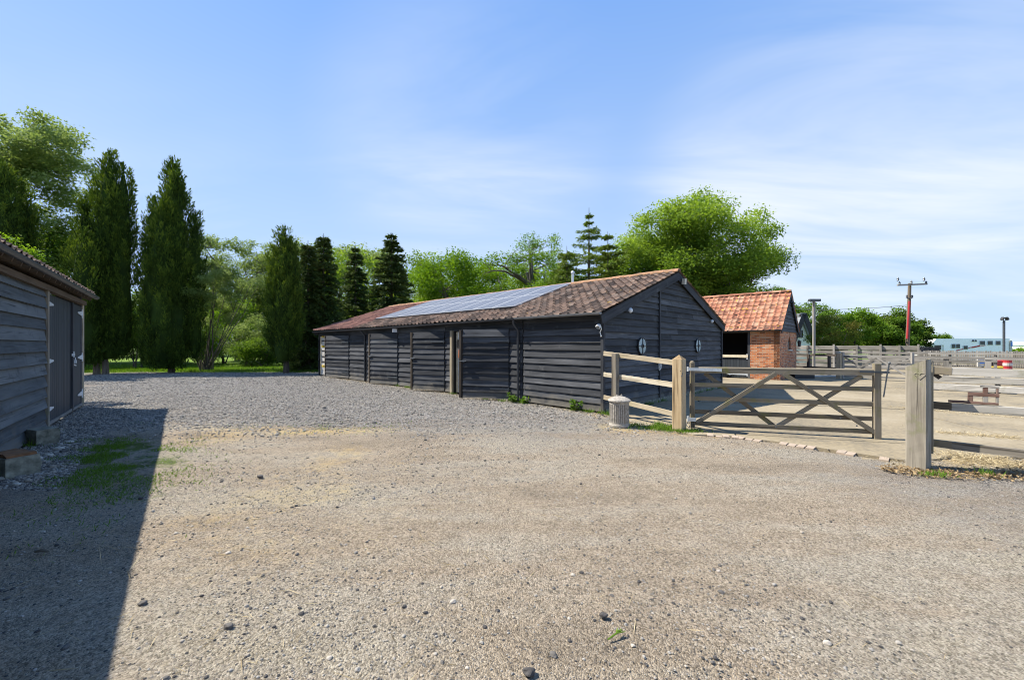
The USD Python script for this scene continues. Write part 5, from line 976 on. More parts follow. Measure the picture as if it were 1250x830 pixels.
mb = MB(1); mb.bar(c + [-2.4, 0, 1.4], c + [14, 0, 1.4], 8, 2.6); br.part('wall', mb, 'render_white'); mb = MB(2); mb.prism([(-4.4, 0), (4.4, 0), (0, .9)], c + [-2.7, 0, 2.72], c + [14.3, 0, 2.72]); br.part('roof', mb, 'lorry_roof')

# ------------------------------------------------------------------ vegetation
def unit(v): return v / (np.linalg.norm(v, axis=-1, keepdims=True) + 1e-12)
def leaf_cards(mb, P, L, W, rng, d=None, tone=None, nrm_up=.6):
    """Pointed leaf-shaped cards at P; d = direction of the midrib (random if None)."""
    n = len(P); d = unit(rng.normal(size=(n, 3)) * [1, 1, .6]) if d is None else unit(d + rng.normal(0, .25, (n, 3)))
    nn = rng.normal(size=(n, 3)) + [0, 0, nrm_up * 2]; s = unit(np.cross(d, nn)); nn = np.cross(s, d)
    L = np.asarray(L) * rng.uniform(.7, 1.3, n); W = np.asarray(W) * rng.uniform(.7, 1.3, n)
    v = np.stack([P, P + d * (L * .45)[:, None] + s * W[:, None] / 2 + nn * (W * .15)[:, None], P + d * L[:, None], P + d * (L * .45)[:, None] - s * W[:, None] / 2 + nn * (W * .15)[:, None]], 1).reshape(-1, 3)
    i = np.arange(n)[:, None] * 4; f = np.stack([i + [0, 1, 2], i + [0, 2, 3]], 1).reshape(-1, 3)
    t = rng.random(n) if tone is None else np.clip(tone + rng.normal(0, .12, n), 0, 1)
    mb.add(v, f, v, np.repeat(t, 4))
def limb(mb, p0, p1, r0, r1, rng, n=5, sag=.12, k=6):
    t = np.linspace(0, 1, n)[:, None]; l = np.linalg.norm(p1 - p0); off = rng.normal(0, 1, 3) * l * sag; off[2] = abs(off[2]) * .6
    mb.tube(p0 + (p1 - p0) * t + off * (4 * t * (1 - t)) * .6, np.linspace(r0, r1, n), k, caps=False)
def broadleaf(name, label, cat, base, h, w, cb, look, seed, leaves=22000, L=.16, nclump=70, trunk_r=.28, lean=(0, 0), rough=.5, fill=.45, stems=1, bark='bark', group=None, shape=1.0, clump=.16, d=None):
    """Trunk, limbs reaching into leaf clumps, and the clumps themselves; cb = height where the crown starts."""
    rng = np.random.default_rng(seed); base = np.asarray(base, float); T = Thing(name, label, cat, base, group); d = w if d is None else d
    cz, rz = (h + cb) / 2, (h - cb) / 2; cc = []
    tries = 0
    while len(cc) < nclump and tries < 9000:
        tries += 1; u = unit(rng.normal(size=3)); r = rng.uniform(fill, 1) ** .6; p = u * r
        if noise(p * 2.2 + seed * 3.7, seed) < rough * .62: continue
        if p[2] < 0: p[:2] *= 1 - .25 * abs(p[2]) * shape
        cc.append(p)
    cc = np.array(cc); C = np.column_stack([cc[:, 0] * w / 2 * .86, cc[:, 1] * d / 2 * .86, cz + cc[:, 2] * rz * .88]) + [lean[0], lean[1], 0] * ((cc[:, 2:] + 1) / 2)
    wood = MB(seed); top = np.array([lean[0] * .4, lean[1] * .4, cb + rz * 1.15])
    starts = []
    for q in range(stems):
        f0 = np.array([rng.normal(0, .16), rng.normal(0, .16), -.1]) if stems > 1 else np.array([0, 0, -.1]); sp_ = np.array([rng.normal(0, w * .22), rng.normal(0, w * .16), 0]) if stems > 1 else np.array([rng.normal(0, .15), rng.normal(0, .15), 0])
        pts = np.array([f0 + (top + sp_ - f0) * t + rng.normal(0, .03, 3) * h * .25 * t for t in np.linspace(0, 1, 7)]); rr = np.linspace(trunk_r / math.sqrt(stems), trunk_r * .3 / math.sqrt(stems), 7); rr[0] *= 1.35
        wood.tube(pts + base, rr, 9 if stems == 1 else 6, caps=False); starts.append(pts)
    nbg = max(5, len(C) // 14); boughs = []
    for p in C[rng.permutation(len(C))[:nbg]]:
        st = starts[rng.integers(len(starts))]; k = min(5, max(1, int(1 + 5 * max(0, (p[2] - cb)) / max(.1, top[2] - cb) * .75))); q = st[k]; t = np.linspace(0, 1, 8)[:, None]; l = np.linalg.norm(p - q)
        pts = q + (p - q) * t + np.array([0, 0, l * .10]) * (4 * t * (1 - t)) + np.cumsum(rng.normal(0, .035 * l, (8, 3)), 0) * t
        wood.tube(pts + base, np.linspace(trunk_r * .42 / math.sqrt(stems), trunk_r * .05, 8), 6, caps=False); boughs.append(pts)
    tips = np.array([b_[k] for b_ in boughs for k in (2, 4, 5, 6)])
    for p in C:
        s = tips[np.argmin(np.linalg.norm((tips - p) * [1, 1, 1.0] + np.array([0, 0, .12 * h * 0]), axis=1))]
        limb(wood, s + base, p + base, trunk_r * .10, trunk_r * .03, rng, 4, .12, 4)
    T.part('trunk', wood, bark, smooth=True)
    crown = MB(seed + 1); cr = rng.uniform(.7, 1.35, len(C)) * clump * w; wgt = cr ** 2; cnt = (leaves * wgt / wgt.sum()).astype(int)
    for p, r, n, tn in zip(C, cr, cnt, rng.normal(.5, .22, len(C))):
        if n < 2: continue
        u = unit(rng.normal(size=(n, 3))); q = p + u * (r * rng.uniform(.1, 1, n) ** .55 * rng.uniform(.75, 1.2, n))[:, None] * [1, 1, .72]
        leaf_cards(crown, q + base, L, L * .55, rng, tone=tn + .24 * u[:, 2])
    T.part('crown', crown, look); return T.path
def cypress(label, base, spires, look='cypress_leaf', seed=0, bare=.5, dens=1.0, bl=.20, name='cypress_tree', group=None, trunks=1):
    """Columns of upright sprays. spires: (dx, dy, z0, top, radius, fullness height fraction)."""
    rng = np.random.default_rng(seed); base = np.asarray(base, float); T = Thing(name, label, 'cypress', base, group)
    wood = MB(seed)
    for q in range(trunks): o = np.array([(q - (trunks - 1) / 2) * .42, rng.normal(0, .1), 0]); wood.tube([base + o - [0, 0, .1], base + o + [0, 0, .7], base + o * .6 + [0, 0, 2.4]], [.17, .13, .09], 9, caps=False)
    T.part('trunk', wood, 'bark', smooth=True); crown = MB(seed + 1)
    for (dx, dy, z0, top, R, fl_) in spires:
        H = top - z0; R = R * .86; dx = dx * .92
        def prof(z):
            t = np.clip((z - z0) / H, 0, 1); lo = np.clip(t / .16, 0, 1) ** .6; hi = np.where(t > fl_, 1 - ((t - fl_) / (1 - fl_)) ** 2.5, 1.0); return R * (.42 + .58 * lo) * np.clip(hi, .0, 1)
        # dense heart, so that no light comes straight through
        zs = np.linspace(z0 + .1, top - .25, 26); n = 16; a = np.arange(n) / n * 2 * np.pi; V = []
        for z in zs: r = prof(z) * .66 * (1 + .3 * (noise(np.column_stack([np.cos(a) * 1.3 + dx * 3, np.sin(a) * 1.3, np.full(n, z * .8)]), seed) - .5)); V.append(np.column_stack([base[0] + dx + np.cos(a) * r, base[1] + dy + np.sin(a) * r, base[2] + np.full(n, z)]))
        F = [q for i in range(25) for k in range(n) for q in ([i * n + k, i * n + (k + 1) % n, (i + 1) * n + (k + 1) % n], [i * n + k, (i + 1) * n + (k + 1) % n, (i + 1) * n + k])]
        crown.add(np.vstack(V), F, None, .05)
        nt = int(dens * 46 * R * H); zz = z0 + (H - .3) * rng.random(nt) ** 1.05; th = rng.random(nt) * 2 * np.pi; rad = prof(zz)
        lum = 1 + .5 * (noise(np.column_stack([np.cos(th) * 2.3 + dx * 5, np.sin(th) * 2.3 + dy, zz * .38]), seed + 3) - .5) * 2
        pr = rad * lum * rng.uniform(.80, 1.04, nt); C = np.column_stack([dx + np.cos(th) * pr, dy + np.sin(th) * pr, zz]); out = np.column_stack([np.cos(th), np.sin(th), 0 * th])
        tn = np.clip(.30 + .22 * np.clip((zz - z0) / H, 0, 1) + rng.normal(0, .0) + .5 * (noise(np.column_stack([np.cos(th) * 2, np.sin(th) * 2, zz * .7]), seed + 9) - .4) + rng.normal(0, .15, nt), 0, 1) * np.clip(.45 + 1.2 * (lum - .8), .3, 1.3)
        m = 36; d0 = unit(out * .22 + [0, 0, 1.0] + rng.normal(0, .10, (nt, 3))); s = rng.random((nt, m)) ** .8; spread = rng.normal(0, 1, (nt, m, 3)) * np.array([1, 1, .5])
        size = rng.uniform(.7, 1.35, nt)[:, None]; P = C[:, None] + d0[:, None] * ((s * .85 - .25) * size)[..., None] + spread * (.088 * size * (1.0 - s) ** .7 + .010)[..., None]
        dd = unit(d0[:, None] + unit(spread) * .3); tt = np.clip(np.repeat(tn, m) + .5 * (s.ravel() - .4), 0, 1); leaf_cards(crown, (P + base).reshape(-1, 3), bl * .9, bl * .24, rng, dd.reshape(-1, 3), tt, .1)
        for k in range(5): z = top - .35 + .12 * k; leaf_cards(crown, base + np.array([dx, dy, z]) + rng.normal(0, .05, (10, 3)), bl * 1.2, bl * .3, rng, np.tile([0, 0, 1.0], (10, 1)), .4)
    T.part('crown', crown, look); return T.path
def spruce(name, label, base, h, w, look, seed, z0=.4, tiers=30, droop=.32, dens=1.0, L=.17, pw_=.85, jitter=.3, group=None, cat='conifer'):
    rng = np.random.default_rng(seed); base = np.asarray(base, float); T = Thing(name, label, cat, base, group); wood = MB(seed); crown = MB(seed + 1)
    wood.tube([base - [0, 0, .1], base + [0, 0, h * .5], base + [0, 0, h - .25]], [.03 + h * .016, h * .010, .012], 9, caps=False)
    for i in range(tiers):
        t = (i + rng.uniform(-.3, .3)) / tiers; z = z0 + (h - z0 - .25) * np.clip(t, 0, 1); ln_ = w / 2 * (1 - np.clip(t, 0, 1)) ** pw_ + .12
        nb_ = int(rng.integers(6, 10))
        for k in range(nb_):
            a = 2 * np.pi * (k + rng.random()) / nb_; l = ln_ * rng.uniform(1 - jitter, 1 + jitter * .55); s = np.linspace(0, 1, 6); up = .25 * (t - .25) + rng.normal(0, .35 * max(0, jitter - .3))
            pts = np.column_stack([np.cos(a) * l * s, np.sin(a) * l * s, z + l * (up * s - droop * s ** 2 + .10 * s ** 4)]) + base
            wood.tube(pts[::2], np.linspace(.008 + .013 * l, .004, 3), 4, caps=False)
            m = int(dens * (24 + 70 * l)); s = rng.random(m) ** .75; q = np.array([np.interp(s, np.linspace(0, 1, 6), pts[:, c]) for c in range(3)]).T
            side = np.array([-np.sin(a), np.cos(a), 0]); o = rng.normal(0, 1, m) * .20 * l * (1.05 - s) + rng.normal(0, .04, m); q = q + side * o[:, None] + np.column_stack([0 * s, 0 * s, -abs(rng.normal(0, .09, m)) - .10 * abs(o)])
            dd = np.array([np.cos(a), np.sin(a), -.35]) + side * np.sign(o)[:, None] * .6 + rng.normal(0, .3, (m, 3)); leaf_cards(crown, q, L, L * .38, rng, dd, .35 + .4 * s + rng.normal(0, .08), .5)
    T.part('trunk', wood, 'bark', smooth=True); T.part('crown', crown, look); return T.path
def bush(name, label, base, w, d, h, look, seed, n=5000, L=.12, cat='shrub', group=None):
    return broadleaf(name, label, cat, base, h, w, .1, look, seed, n, L, 26, .05, fill=.2, rough=.25, stems=4, clump=.2, d=d, group=group)

# the row of tall dark cypresses along the gravel's far edge
cypress('dark cypress with several tips standing nearest the shed on two pale trunks', at(122, 22.2), [(-1.0, .1, .7, 9.4, .62, .5), (.35, .2, .7, 11.9, .85, .5), (1.05, .3, .9, 11.3, .58, .55), (-.35, .5, 3.0, 10.9, .5, .6), (-.1, -.6, .5, 7.4, .95, .5)], seed=1, trunks=2)
cypress('broad dark cypress with a pointed crown right of the two-trunked one', at(209, 23.2), [(-.1, .2, .35, 12.0, .75, .55), (.6, -.3, .35, 10.9, .82, .5), (-1.15, .1, .6, 9.8, .52, .6), (.15, -.6, .3, 9.4, 1.0, .5), (1.3, .2, .7, 8.8, .48, .6), (-.6, -.4, .35, 8.2, .8, .55)], seed=2)
cypress('single slim cypress standing between the lawn and the barn', at(347, 22.6), [(0, 0, .7, 7.8, .72, .42), (.3, .1, 1.2, 7.3, .55, .5), (-.35, .0, 1.3, 6.6, .6, .4), (.1, -.3, .6, 5.6, .75, .55)], seed=3)
cypress('dark cypress tip rising over the shed roof at the left edge', at(4, 20.0), [(0, 0, .6, 10.2, .8, .5), (-.8, .3, .6, 9.2, .8, .5)], seed=4)
cypress('smaller dark cypress beside the shed roof', at(23, 21.0), [(0, 0, .6, 9.9, .52, .6), (.25, .2, .6, 8.8, .5, .6)], seed=5)
spruce('spruce_tree', 'slender dark conifer just right of the slim cypress', at(376, 25), 8.2, 2.6, 'spruce_leaf', 6, droop=.5, tiers=30, pw_=.6, L=.2)
spruce('spruce_tree', 'dark conifer with a narrow tip behind the far end of the barn', at(395, 26), 8.9, 3.2, 'spruce_leaf', 7, droop=.5, tiers=32, pw_=.65, L=.2)
spruce('spruce_tree', 'loose dark conifer with gaps over the barn roof end', at(434, 30), 9.2, 3.8, 'spruce_leaf', 8, droop=.4, tiers=26, L=.22, jitter=.5)
spruce('spruce_tree', 'broad dark spruce with drooping tiers over the barn roof', at(478, 29.5), 9.9, 5.4, 'spruce_leaf', 9, droop=.30, tiers=30, L=.22, pw_=.75, dens=1.1)
# deciduous trees behind
broadleaf('willow_tree', 'large pale airy tree behind the cypresses at the far left', 'tree', at(12, 33), 22.5, 17.0, 2.5, 'pale_leaf', 20, 80000, .24, 200, .34, rough=.6, clump=.07, fill=.2)
broadleaf('ash_tree', 'pale green tree filling the gap between shed and cypresses', 'tree', at(78, 36), 15.0, 10.0, .8, 'green_leaf', 21, 20000, .24, 80, .25, rough=.6, clump=.10, fill=.25)
broadleaf('elder_bush', 'upright green shrub between the two broad cypresses', 'shrub', at(167, 27.5), 4.6, 3.0, .2, 'oak_leaf', 22, 9000, .13, 46, .10, stems=4, fill=.1, rough=.4, clump=.16)
broadleaf('hazel_bush', 'many-stemmed airy hazel at the edge of the lawn', 'shrub', at(252, 24.6), 7.6, 5.6, 1.9, 'pale_leaf', 23, 17000, .12, 90, .15, stems=18, rough=.6, clump=.075, fill=.2)
broadleaf('ash_tree', 'pale feathery tree rising behind the many-stemmed hazel', 'tree', at(290, 40), 13.6, 11.5, .8, 'pale_leaf', 24, 34000, .19, 120, .22, rough=.65, clump=.08, fill=.2)
broadleaf('lilac_bush', 'pale blossoming shrub at the back of the lawn', 'shrub', at(303, 31), 4.2, 4.6, .2, 'pale_leaf', 25, 9000, .14, 50, .12, stems=4, fill=.1, clump=.12)
broadleaf('laurel_bush', 'bright green bushy shrub behind the lawn left of the slim cypress', 'shrub', at(275, 34), 5.6, 6.0, .1, 'oak_leaf', 26, 11000, .16, 50, .1, stems=5, fill=.1, clump=.14)
broadleaf('laurel_bush', 'dark low shrub along the back edge of the lawn', 'shrub', at(318, 30), 2.2, 4.0, .05, 'green_leaf', 27, 7000, .13, 36, .06, stems=5, fill=.1, clump=.16)
broadleaf('laurel_bush', 'low green shrub at the back of the lawn behind the hazel', 'shrub', at(244, 33), 3.0, 5.0, .05, 'green_leaf', 28, 7000, .14, 36, .06, stems=5, fill=.1, clump=.16)
broadleaf('laurel_bush', 'dark green shrub beyond the lawn left of the trunks', 'shrub', at(110, 32), 3.4, 6.0, .05, 'green_leaf', 29, 8000, .15, 40, .06, stems=5, fill=.1, clump=.15)
broadleaf('laurel_bush', 'green shrub beyond the lawn behind the broad cypress', 'shrub', at(192, 34), 4.4, 5.6, .05, 'oak_leaf', 30, 8000, .15, 40, .06, stems=5, fill=.1, clump=.15)
broadleaf('ash_tree', 'grey-green tree rising behind the slim cypress', 'tree', at(345, 42), 13.0, 9.0, 1.0, 'pale_leaf', 31, 16000, .24, 70, .25, rough=.6, clump=.10)
broadleaf('ash_tree', 'yellow-green tree between the dark conifers', 'tree', at(418, 38), 11.4, 9.0, 1.0, 'lime_leaf', 32, 16000, .22, 70, .25, rough=.55, clump=.11)
broadleaf('ash_tree', 'grey-green tree behind the broad spruce', 'tree', at(455, 46), 13.6, 11.0, 1.5, 'pale_leaf', 33, 16000, .26, 70, .3, rough=.6, clump=.11)
broadleaf('ash_tree', 'yellow-green tree just right of the broad spruce', 'tree', at(512, 44), 12.2, 8.5, 1.0, 'lime_leaf', 34, 12000, .24, 56, .25, rough=.5, clump=.12)
broadleaf('oak_tree', 'bright green round oak above the solar panels', 'tree', at(545, 38), 10.0, 9.8, 1.5, 'oak_leaf', 35, 22000, .22, 60, .3, rough=.3, clump=.15)
broadleaf('oak_tree', 'second smaller bright green oak beside the half bare tree', 'tree', at(590, 42), 10.8, 7.0, 1.5, 'oak_leaf', 36, 14000, .22, 44, .3, rough=.3, clump=.15)
broadleaf('ash_tree', 'half bare tree with dark limbs showing above the barn ridge', 'tree', at(645, 36), 11.9, 10.4, 2.5, 'oak_leaf', 37, 20000, .17, 110, .38, rough=.6, clump=.075, fill=.3)
broadleaf('ash_tree', 'yellow-green tree low behind the half bare tree', 'tree', at(640, 48), 11.6, 15.0, 1.0, 'lime_leaf', 38, 16000, .26, 70, .3, rough=.4, clump=.12)
spruce('larch_tree', 'tall thin larch with a bare leaning top left of the great tree', at(719, 34), 13.2, 7.6, 'larch_leaf', 39, z0=2.0, tiers=17, droop=.14, dens=.7, L=.24, pw_=1.0, jitter=.85)
spruce('larch_tree', 'smaller light green larch above the barn ridge', at(742, 31), 10.4, 6.6, 'larch_leaf', 40, z0=1.0, tiers=18, droop=.2, dens=1.0, L=.22, pw_=.7, jitter=.8)
spruce('larch_tree', 'low light green larch beside the half bare tree', at(692, 31), 9.3, 6.0, 'larch_leaf', 42, z0=1.0, tiers=16, droop=.2, dens=1.0, L=.2, pw_=.7, jitter=.8)
broadleaf('lime_tree', 'great spreading bright green tree towering behind both barns', 'tree', at(847, 36), 15.2, 17.0, 1.5, 'lime_leaf', 41, 125000, .225, 210, .42, rough=.45, clump=.082, fill=.15, d=12)
broadleaf('ash_tree', 'thin airy tree behind the stable gable', 'tree', at(946, 50), 9.2, 6.0, 1.5, 'green_leaf', 43, 7000, .2, 50, .25, rough=.6, clump=.09)
broadleaf('ash_tree', 'dark green tree behind the white cottage', 'tree', at(985, 66), 9.0, 9.0, .5, 'green_leaf', 44, 12000, .3, 60, .3, rough=.5, clump=.11)
broadleaf('maple_bush', 'russet-tinged bush leaning over the boarded fence', 'shrub', at(1017, 33), 4.0, 3.5, .3, 'russet_leaf', 45, 10000, .15, 44, .1, stems=4, clump=.14)
broadleaf('ash_tree', 'small green tree behind the boarded fence', 'tree', at(1044, 36), 4.9, 4.6, 1.2, 'oak_leaf', 46, 8000, .18, 44, .14, clump=.12, rough=.5)
for k, (px, Y, h, w, lab) in enumerate(((1076, 41, 5.2, 5.4, 'dark green yew in front of the telegraph pole, leftmost of three'), (1096, 40, 5.1, 4.6, 'dark green yew at the foot of the telegraph pole'), (1112, 42, 4.6, 3.6, 'dark green yew sloping down towards the lorry'))):
    broadleaf('yew_tree', lab, 'tree', at(px, Y), h, w, .2, 'cypress_leaf' if k != 1 else 'green_leaf', 50 + k, 14000, .2, 60, .16, stems=3, rough=.35, clump=.13, fill=.2)
broadleaf('oak_tree', 'distant dark green tree beside the lorry nose', 'tree', at(1143, 72, -1.3), 5.0, 5.6, .3, 'green_leaf', 55, 7000, .3, 40, .2, clump=.14, rough=.3)
for k, (px, Y, h, w) in enumerate(((1243, 75, 2.2, 7.0), (1262, 74, 2.4, 7.0))):
    broadleaf('hedge', ['bright green hedge beyond the lorry tail', 'green hedge at the edge beyond the lorry'][k], 'hedge', at(px, Y, -1.3), h, w, .05, 'oak_leaf', 60 + k, 6000, .3, 44, .1, stems=4, clump=.12, rough=.2, fill=.1)
# far trees closing the horizon behind the others
for k, (px, Y, h, w) in enumerate(((-60, 46, 14, 12), (130, 52, 11, 12), (215, 56, 12, 13), (330, 60, 12, 13), (400, 62, 13, 14), (560, 62, 13.5, 15), (690, 60, 13, 15), (780, 56, 11, 14), (905, 58, 10, 12), (1010, 90, 6.0, 10), (1062, 95, 3.6, 10))):
    broadleaf('oak_tree', ['green tree behind the willow beyond the left edge', 'green tree far behind the lawn, seen between cypress and shed', 'green tree far behind the broad cypress', 'tall tree far behind the slim cypress', 'tall green tree far behind the dark conifers', 'green tree far behind the round oak', 'green tree far behind the half bare tree', 'green tree far behind the larches', 'green tree far behind the great spreading tree', 'far low tree beyond the cottage', 'far low tree beyond the russet bush'][k], 'tree', at(px, Y), h, w, .5, ['green_leaf', 'oak_leaf', 'pale_leaf'][k % 3], 70 + k, 11000, .34, 60, .3, rough=.3, clump=.13, group='far trees')
# weeds at the wall foot
def weed(p, h, n, seed, label, look='fern_leaf'):
    rng = np.random.default_rng(seed); T = Thing('weed', label, 'plant', p); st = MB(seed); lv = MB(seed + 1)
    for k in range(n):
        tip = p + np.array([*rng.normal(0, .35 * h, 2), h * rng.uniform(.6, 1)]); st.tube([p, (p + tip) / 2 + rng.normal(0, .02, 3), tip], .004, 4, caps=False)
        m = 10; s = rng.uniform(.25, 1, m)[:, None]; leaf_cards(lv, p + (tip - p) * s, .09, .05, rng)
    T.part('stem', st, look); T.part('leaf', lv, look)
broadleaf('elder_bush', 'sprig of bright leaves showing over the end of the shed roof', 'shrub', at(14, 11.5), 4.75, 1.4, 2.5, 'oak_leaf', 63, 2400, .085, 30, .05, stems=3, clump=.16)
weed(BP(2.75, -.12, 0), .30, 8, 1, 'leafy green weed at the foot of the barn beside the open door')
weed(BP(2.35, -.12, 0), .18, 6, 2, 'small weed at the foot of the barn next to the downpipe')
weed(BP(.72, -.16, 0), .30, 8, 3, 'upright green weed at the foot of the barn near its corner')
for k, (px, py, r, n) in enumerate(((801, 523, .20, 500), (813, 525, .16, 380), (838, 527.5, .17, 420), (1142, 581, .10, 110), (768, 520, .15, 260))):
    c = gnd(px, py); rng = np.random.default_rng(80 + k); P = c + np.column_stack([rng.normal(0, r, n), rng.normal(0, r * .4, n), 0 * np.zeros(n)]); mb = MB(80 + k)
    leaf_cards(mb, P, .07, .009, rng, np.column_stack([rng.normal(0, .4, n), rng.normal(0, .4, n), np.ones(n)]), None, 0)
    single('grass_tuft', mb, 'grass_blade', ['green grass tuft halfway along the foot of the short fence', 'grass tuft just left of the pointed gatepost', 'green grass tuft between gatepost and gate stile', 'small grass tuft in front of the thick grey post', 'thin grass at the foot of the stone bin'][k], 'grass', kind='stuff')
rg = np.random.default_rng(90); gp_ = []
for (pa, pb, n_c) in ((b2(.0, -.1), b2(9.0, -.15), 16), (Pa, Pg, 9), (PB + [.1, -.15], PB + [1.6, -.9], 2), (sp(4.0, .12), sp(8.5, .15), 10), (np.array([8.1, 15.6]), b2(-.12, .3), 14)):
    for q in range(n_c):
        c_ = np.asarray(pa) + (np.asarray(pb) - pa) * rg.random() + rg.normal(0, .05, 2); n = rg.integers(25, 90); gp_.append(np.column_stack([rg.normal(c_[0], .07, n), rg.normal(c_[1], .05, n), np.zeros(n)]))
gp_ = np.vstack(gp_); mbg = MB(91); nG = len(gp_); leaf_cards(mbg, gp_, rg.uniform(.05, .14, nG), .008, rg, np.column_stack([rg.normal(0, .4, nG), rg.normal(0, .4, nG), np.ones(nG)]), None, 0)
single('wall_foot_grass', mbg, 'grass_blade', 'thin grass sprouting along walls, posts and fence feet', 'grass', kind='stuff')
# blades of grass in the shed's shade and along the lawn edge
def scatter(name, label, material, P, L, W, up, seed, flat=False):
    rng = np.random.default_rng(seed); n = len(P); mb = MB(seed)
    d = np.column_stack([rng.normal(0, 1, n), rng.normal(0, 1, n), np.full(n, .05)]) if flat else np.column_stack([rng.normal(0, .45, n), rng.normal(0, .45, n), np.full(n, up)])
    leaf_cards(mb, P, L, W, rng, d, None, 1.0 if flat else 0); single(name, mb, material, label, name.split('_')[-1], kind='stuff')
def sample(n, box, dens, seed):
    rng = np.random.default_rng(seed); p = np.column_stack([rng.uniform(box[0], box[1], n), rng.uniform(box[2], box[3], n)]); k = rng.random(n) < dens(p[:, 0], p[:, 1]); p = p[k]
    return np.column_stack([p, np.maximum(ground_height(p[:, 0], p[:, 1]), -.02)])
def moss_d(x, y):
    sh = (np.column_stack([x, y]) - SP0) @ SN; p3 = np.column_stack([x, y, 0 * x])
    return np.clip(np.exp(-((y - 5.8) / 1.3) ** 2) * np.exp(-((sh - 1.3) / .55) ** 2) * sstep(.46, .56, fbm(p3 * 1.9, 3, 44)) * 1.4, 0, 1) + .10 * np.exp(-((y - 7.9) / .5) ** 2) * np.exp(-((x + 3.6) / 1.2) ** 2) * sstep(.45, .6, fbm(p3 * 2.2, 3, 45))
scatter('short_grass', 'short green grass growing in the shade of the shed', 'grass_blade', sample(110000, (-8, -2, 3.0, 8.5), moss_d, 5), .045, .007, .7, 5)
lawn_p = sample(60000, (-34, -8, 23.2, 33), lambda x, y: np.exp(-(y - 23.2) / 4.0), 6); scatter('lawn_grass', 'long bright grass along the edge of the lawn', 'grass_blade', lawn_p[lawn_p[:, 1] > 23.5], .16, .025, 1.2, 6)
def straw_d(x, y):
    xy = np.column_stack([x, y]); e = edge_dist(xy); p3 = np.column_stack([x, y, 0 * x]); c = fbm(p3 * .9, 3, 61)
    return np.clip(.35 * np.exp(-(e / .45) ** 2) * ((x < 3.4) | (x > 4.9)) + 1.0 * np.exp(-((x - 2.3) / .75) ** 2) * np.exp(-((y - 7.7 + .35 * (x - 2.3)) / .35) ** 2) + .02 + .10 * sstep(.5, .65, c) * np.exp(-((x + 1.8) / 1.6) ** 2) * (y < 6.5) + .12 * np.exp(-((y - 7.9) / .5) ** 2) * np.exp(-((x + 3.6) / 1.4) ** 2), 0, 1)
scatter('scattered_straw', 'loose pale straw strewn over the ground', 'straw_strand', sample(42000, (-6, 8.5, 1.3, 9.5), straw_d, 7) + [0, 0, .007], .085, .0035, 0, 7, True)
lp_ = sample(900, (-4.5, 3, 1.3, 5.5), lambda x, y: .25 + .6 * (x < -.3), 77); scatter('long_straw', 'long pale stalks of straw dropped on the foreground dirt', 'straw_strand', lp_ + [0, 0, .011], .16, .0042, 0, 78, True)
bf = np.array([np.append(C0 + U1 * a_ - U2 * b_, .014) for a_, b_ in zip(np.random.default_rng(31).uniform(-.2, 15, 2600), abs(np.random.default_rng(32).normal(.05, .22, 2600)))]); scatter('wall_foot_straw', 'straw and litter blown along the foot of the black barn', 'straw_strand', bf, .07, .006, 0, 33, True)
jp = []
rj = np.random.default_rng(15)
for (pa, pb, n, wd) in (((1140, 528), (1250, 536), 900, .10), ((1082, 497), (1250, 511), 700, .12), ((1165, 557), (1250, 570), 2200, .22), ((1070, 474), (1250, 479), 500, .2)):
    a, b = gnd(*pa), gnd(*pb); t = rj.random((n, 1)); jp.append(a + (b - a) * t + np.column_stack([rj.normal(0, wd, n), rj.normal(0, wd, n), np.full(n, .012)]))
scatter('yard_straw', 'straw and dead grass lying along the joints of the concrete yard', 'straw_strand', np.vstack(jp), .10, .006, 0, 8, True)
a = gnd(1120, 573); n = 1300; t = rj.random(n); P = np.column_stack([a[0] - .45 + 2.1 * t, a[1] - .05 - .30 * t + rj.normal(0, .12, n), np.full(n, .012)]); scatter('leaf_litter', 'brown leaf litter drifted around the thick grey gatepost', 'dead_leaf', P, .045, .026, 0, 9, True)

# ------------------------------------------------------------------ loose stones on the ground
def pebbles(name, label, P, size, seed, look):
    rng = np.random.default_rng(seed); n = len(P); path = newpath('/World', name); pi = UsdGeom.PointInstancer.Define(stage, path); rel = pi.CreatePrototypesRel()
    for k in range(5):
        m = trimesh.creation.icosphere(1, 1.0); v = np.array(m.vertices); v = v * (1 + .75 * (noise(v * 1.4 + k * 7.3 + seed, k) - .5))[:, None] * [1.15, .9, .62]
        mb = MB(k); mb.add(v, m.faces, v, (k + .5) / 5); define(f'{path}/stone_{k + 1:03d}' if k else f'{path}/stone', mb, look[k % len(look)]); rel.AddTarget(f'{path}/stone_{k + 1:03d}' if k else f'{path}/stone')
    s = size * rng.lognormal(0, .38, n); pi.CreateProtoIndicesAttr(Vt.IntArray.FromNumpy(rng.integers(0, 5, n).astype(np.int32)))
    pi.CreatePositionsAttr(Vt.Vec3fArray.FromNumpy((P + np.column_stack([0 * s, 0 * s, s * .25])).astype(np.float32))); pi.CreateScalesAttr(Vt.Vec3fArray.FromNumpy(np.repeat(s[:, None], 3, 1).astype(np.float32)))
    a = rng.uniform(0, np.pi, n); q = Vt.QuathArray([Gf.Quath(float(math.cos(x)), 0, 0, float(math.sin(x))) for x in a]); pi.CreateOrientationsAttr(q)
    tag(pi.GetPrim(), label, 'stones', kind='stuff')
for k, c in enumerate(((.11, .104, .096), (.185, .176, .16), (.27, .256, .23), (.29, .26, .215), (.36, .33, .285), (.065, .062, .06), (.32, .22, .15))): plain(f'stone_tone_{"abcdefg"[k]}', c, .9, var=.25, scale=60, spec=.2)
ST = ['stone_tone_' + q for q in 'abcdefg']
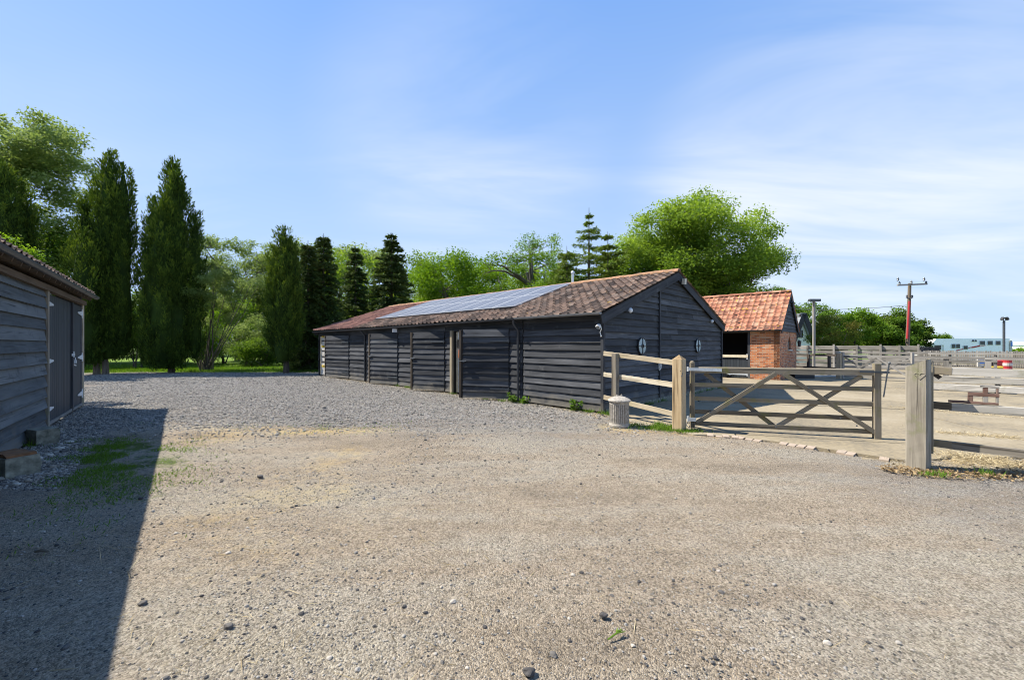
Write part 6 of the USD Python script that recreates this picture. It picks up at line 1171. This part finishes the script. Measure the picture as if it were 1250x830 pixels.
def dirt_d(x, y):
    p3 = np.column_stack([x, y, 0 * x]); return np.clip(.25 + 1.5 * (fbm(p3 * .8, 3, 91) - .45), .03, 1) * (~shapely.contains_xy(YPOLY, x, y)) * (1.3 / (1 + .12 * y))
def grav_d(x, y):
    sh = (np.column_stack([x, y]) - SP0) @ SN
    return np.maximum(sstep(6.2, 9.8, y + 1.5 * (fbm(np.column_stack([x, y, 0 * x]) * .7, 3, 70) - .5)) ** 1.6, (sh < .9) & (y > 4.5) & (sh > -.05)) * (~shapely.contains_xy(YPOLY, x, y))
pebbles('gravel', 'grey gravel stretching away to the lawn', sample(60000, (-22, 1, 16.3, 23.5), grav_d, 14), .016, 24, [ST[1], ST[2], ST[0], ST[3], ST[2]])
pebbles('loose_stones', 'small mixed stones bedded in the brown dirt of the forecourt', sample(150000, (-6, 7.5, 1.2, 8.6), dirt_d, 11), .0042, 21, [ST[0], ST[2], ST[1], ST[5], ST[3]])
pebbles('coarse_stones', 'scattered larger dark stones on the forecourt dirt', sample(7000, (-5, 7, 1.2, 8.0), dirt_d, 12), .0075, 22, [ST[5], ST[0], ST[2], ST[5], ST[4]])
pebbles('gravel', 'grey gravel spread along the front of the barn', sample(210000, (-16, 3, 4, 16.5), grav_d, 13), .0115, 23, [ST[1], ST[2], ST[0], ST[3], ST[2]])
for k, (px, py, r_) in enumerate(((646, 822, .026), (279, 766, .022), (172, 609, .02), (174, 737, .02), (737, 752, .02), (318, 583, .03))):
    mb = MB(k); m = trimesh.creation.icosphere(2, 1.0); v = np.array(m.vertices); mb.add(v * (1 + .7 * (noise(v * 1.6 + k * 5, k) - .5))[:, None] * [r_ * 1.2, r_ * .9, r_ * .7] + gnd(px, py) + [0, 0, r_ * .4], m.faces)
    single('pebble', mb, ST[5] if k % 2 == 0 else ST[0], ['largest dark pebble at the bottom edge of the forecourt', 'dark pebble with straw near the bottom of the shadow edge', 'dark pebble just right of the shadow edge', 'small dark pebble below the one beside the shadow edge', 'dark pebble near the green twig', 'dark pebble among straw in the middle of the forecourt'][k], 'stone', 'dark pebbles on the forecourt')
mb = MB(5); a = gnd(742, 780); mb.tube([a, a + [.06, .035, .012], a + [.11, .05, .008]], [.004, .005, .002], 5); leaf_cards(mb, np.array([a + [.05, .03, .01]] * 6), .05, .008, np.random.default_rng(1), np.tile([.8, .5, .1], (6, 1))); single('twig', mb, 'grass_blade', 'short green twig lying on the dirt in the foreground', 'twig')
mb = MB(6); a = gnd(50, 675); mb.tube([a + [-.045, 0, .012], a + [0, .004, .02], a + [.05, .006, .01]], [.008, .014, .006], 6); single('bark_scrap', mb, 'bark', 'dark scrap of bark lying in the shade of the shed', 'bark')
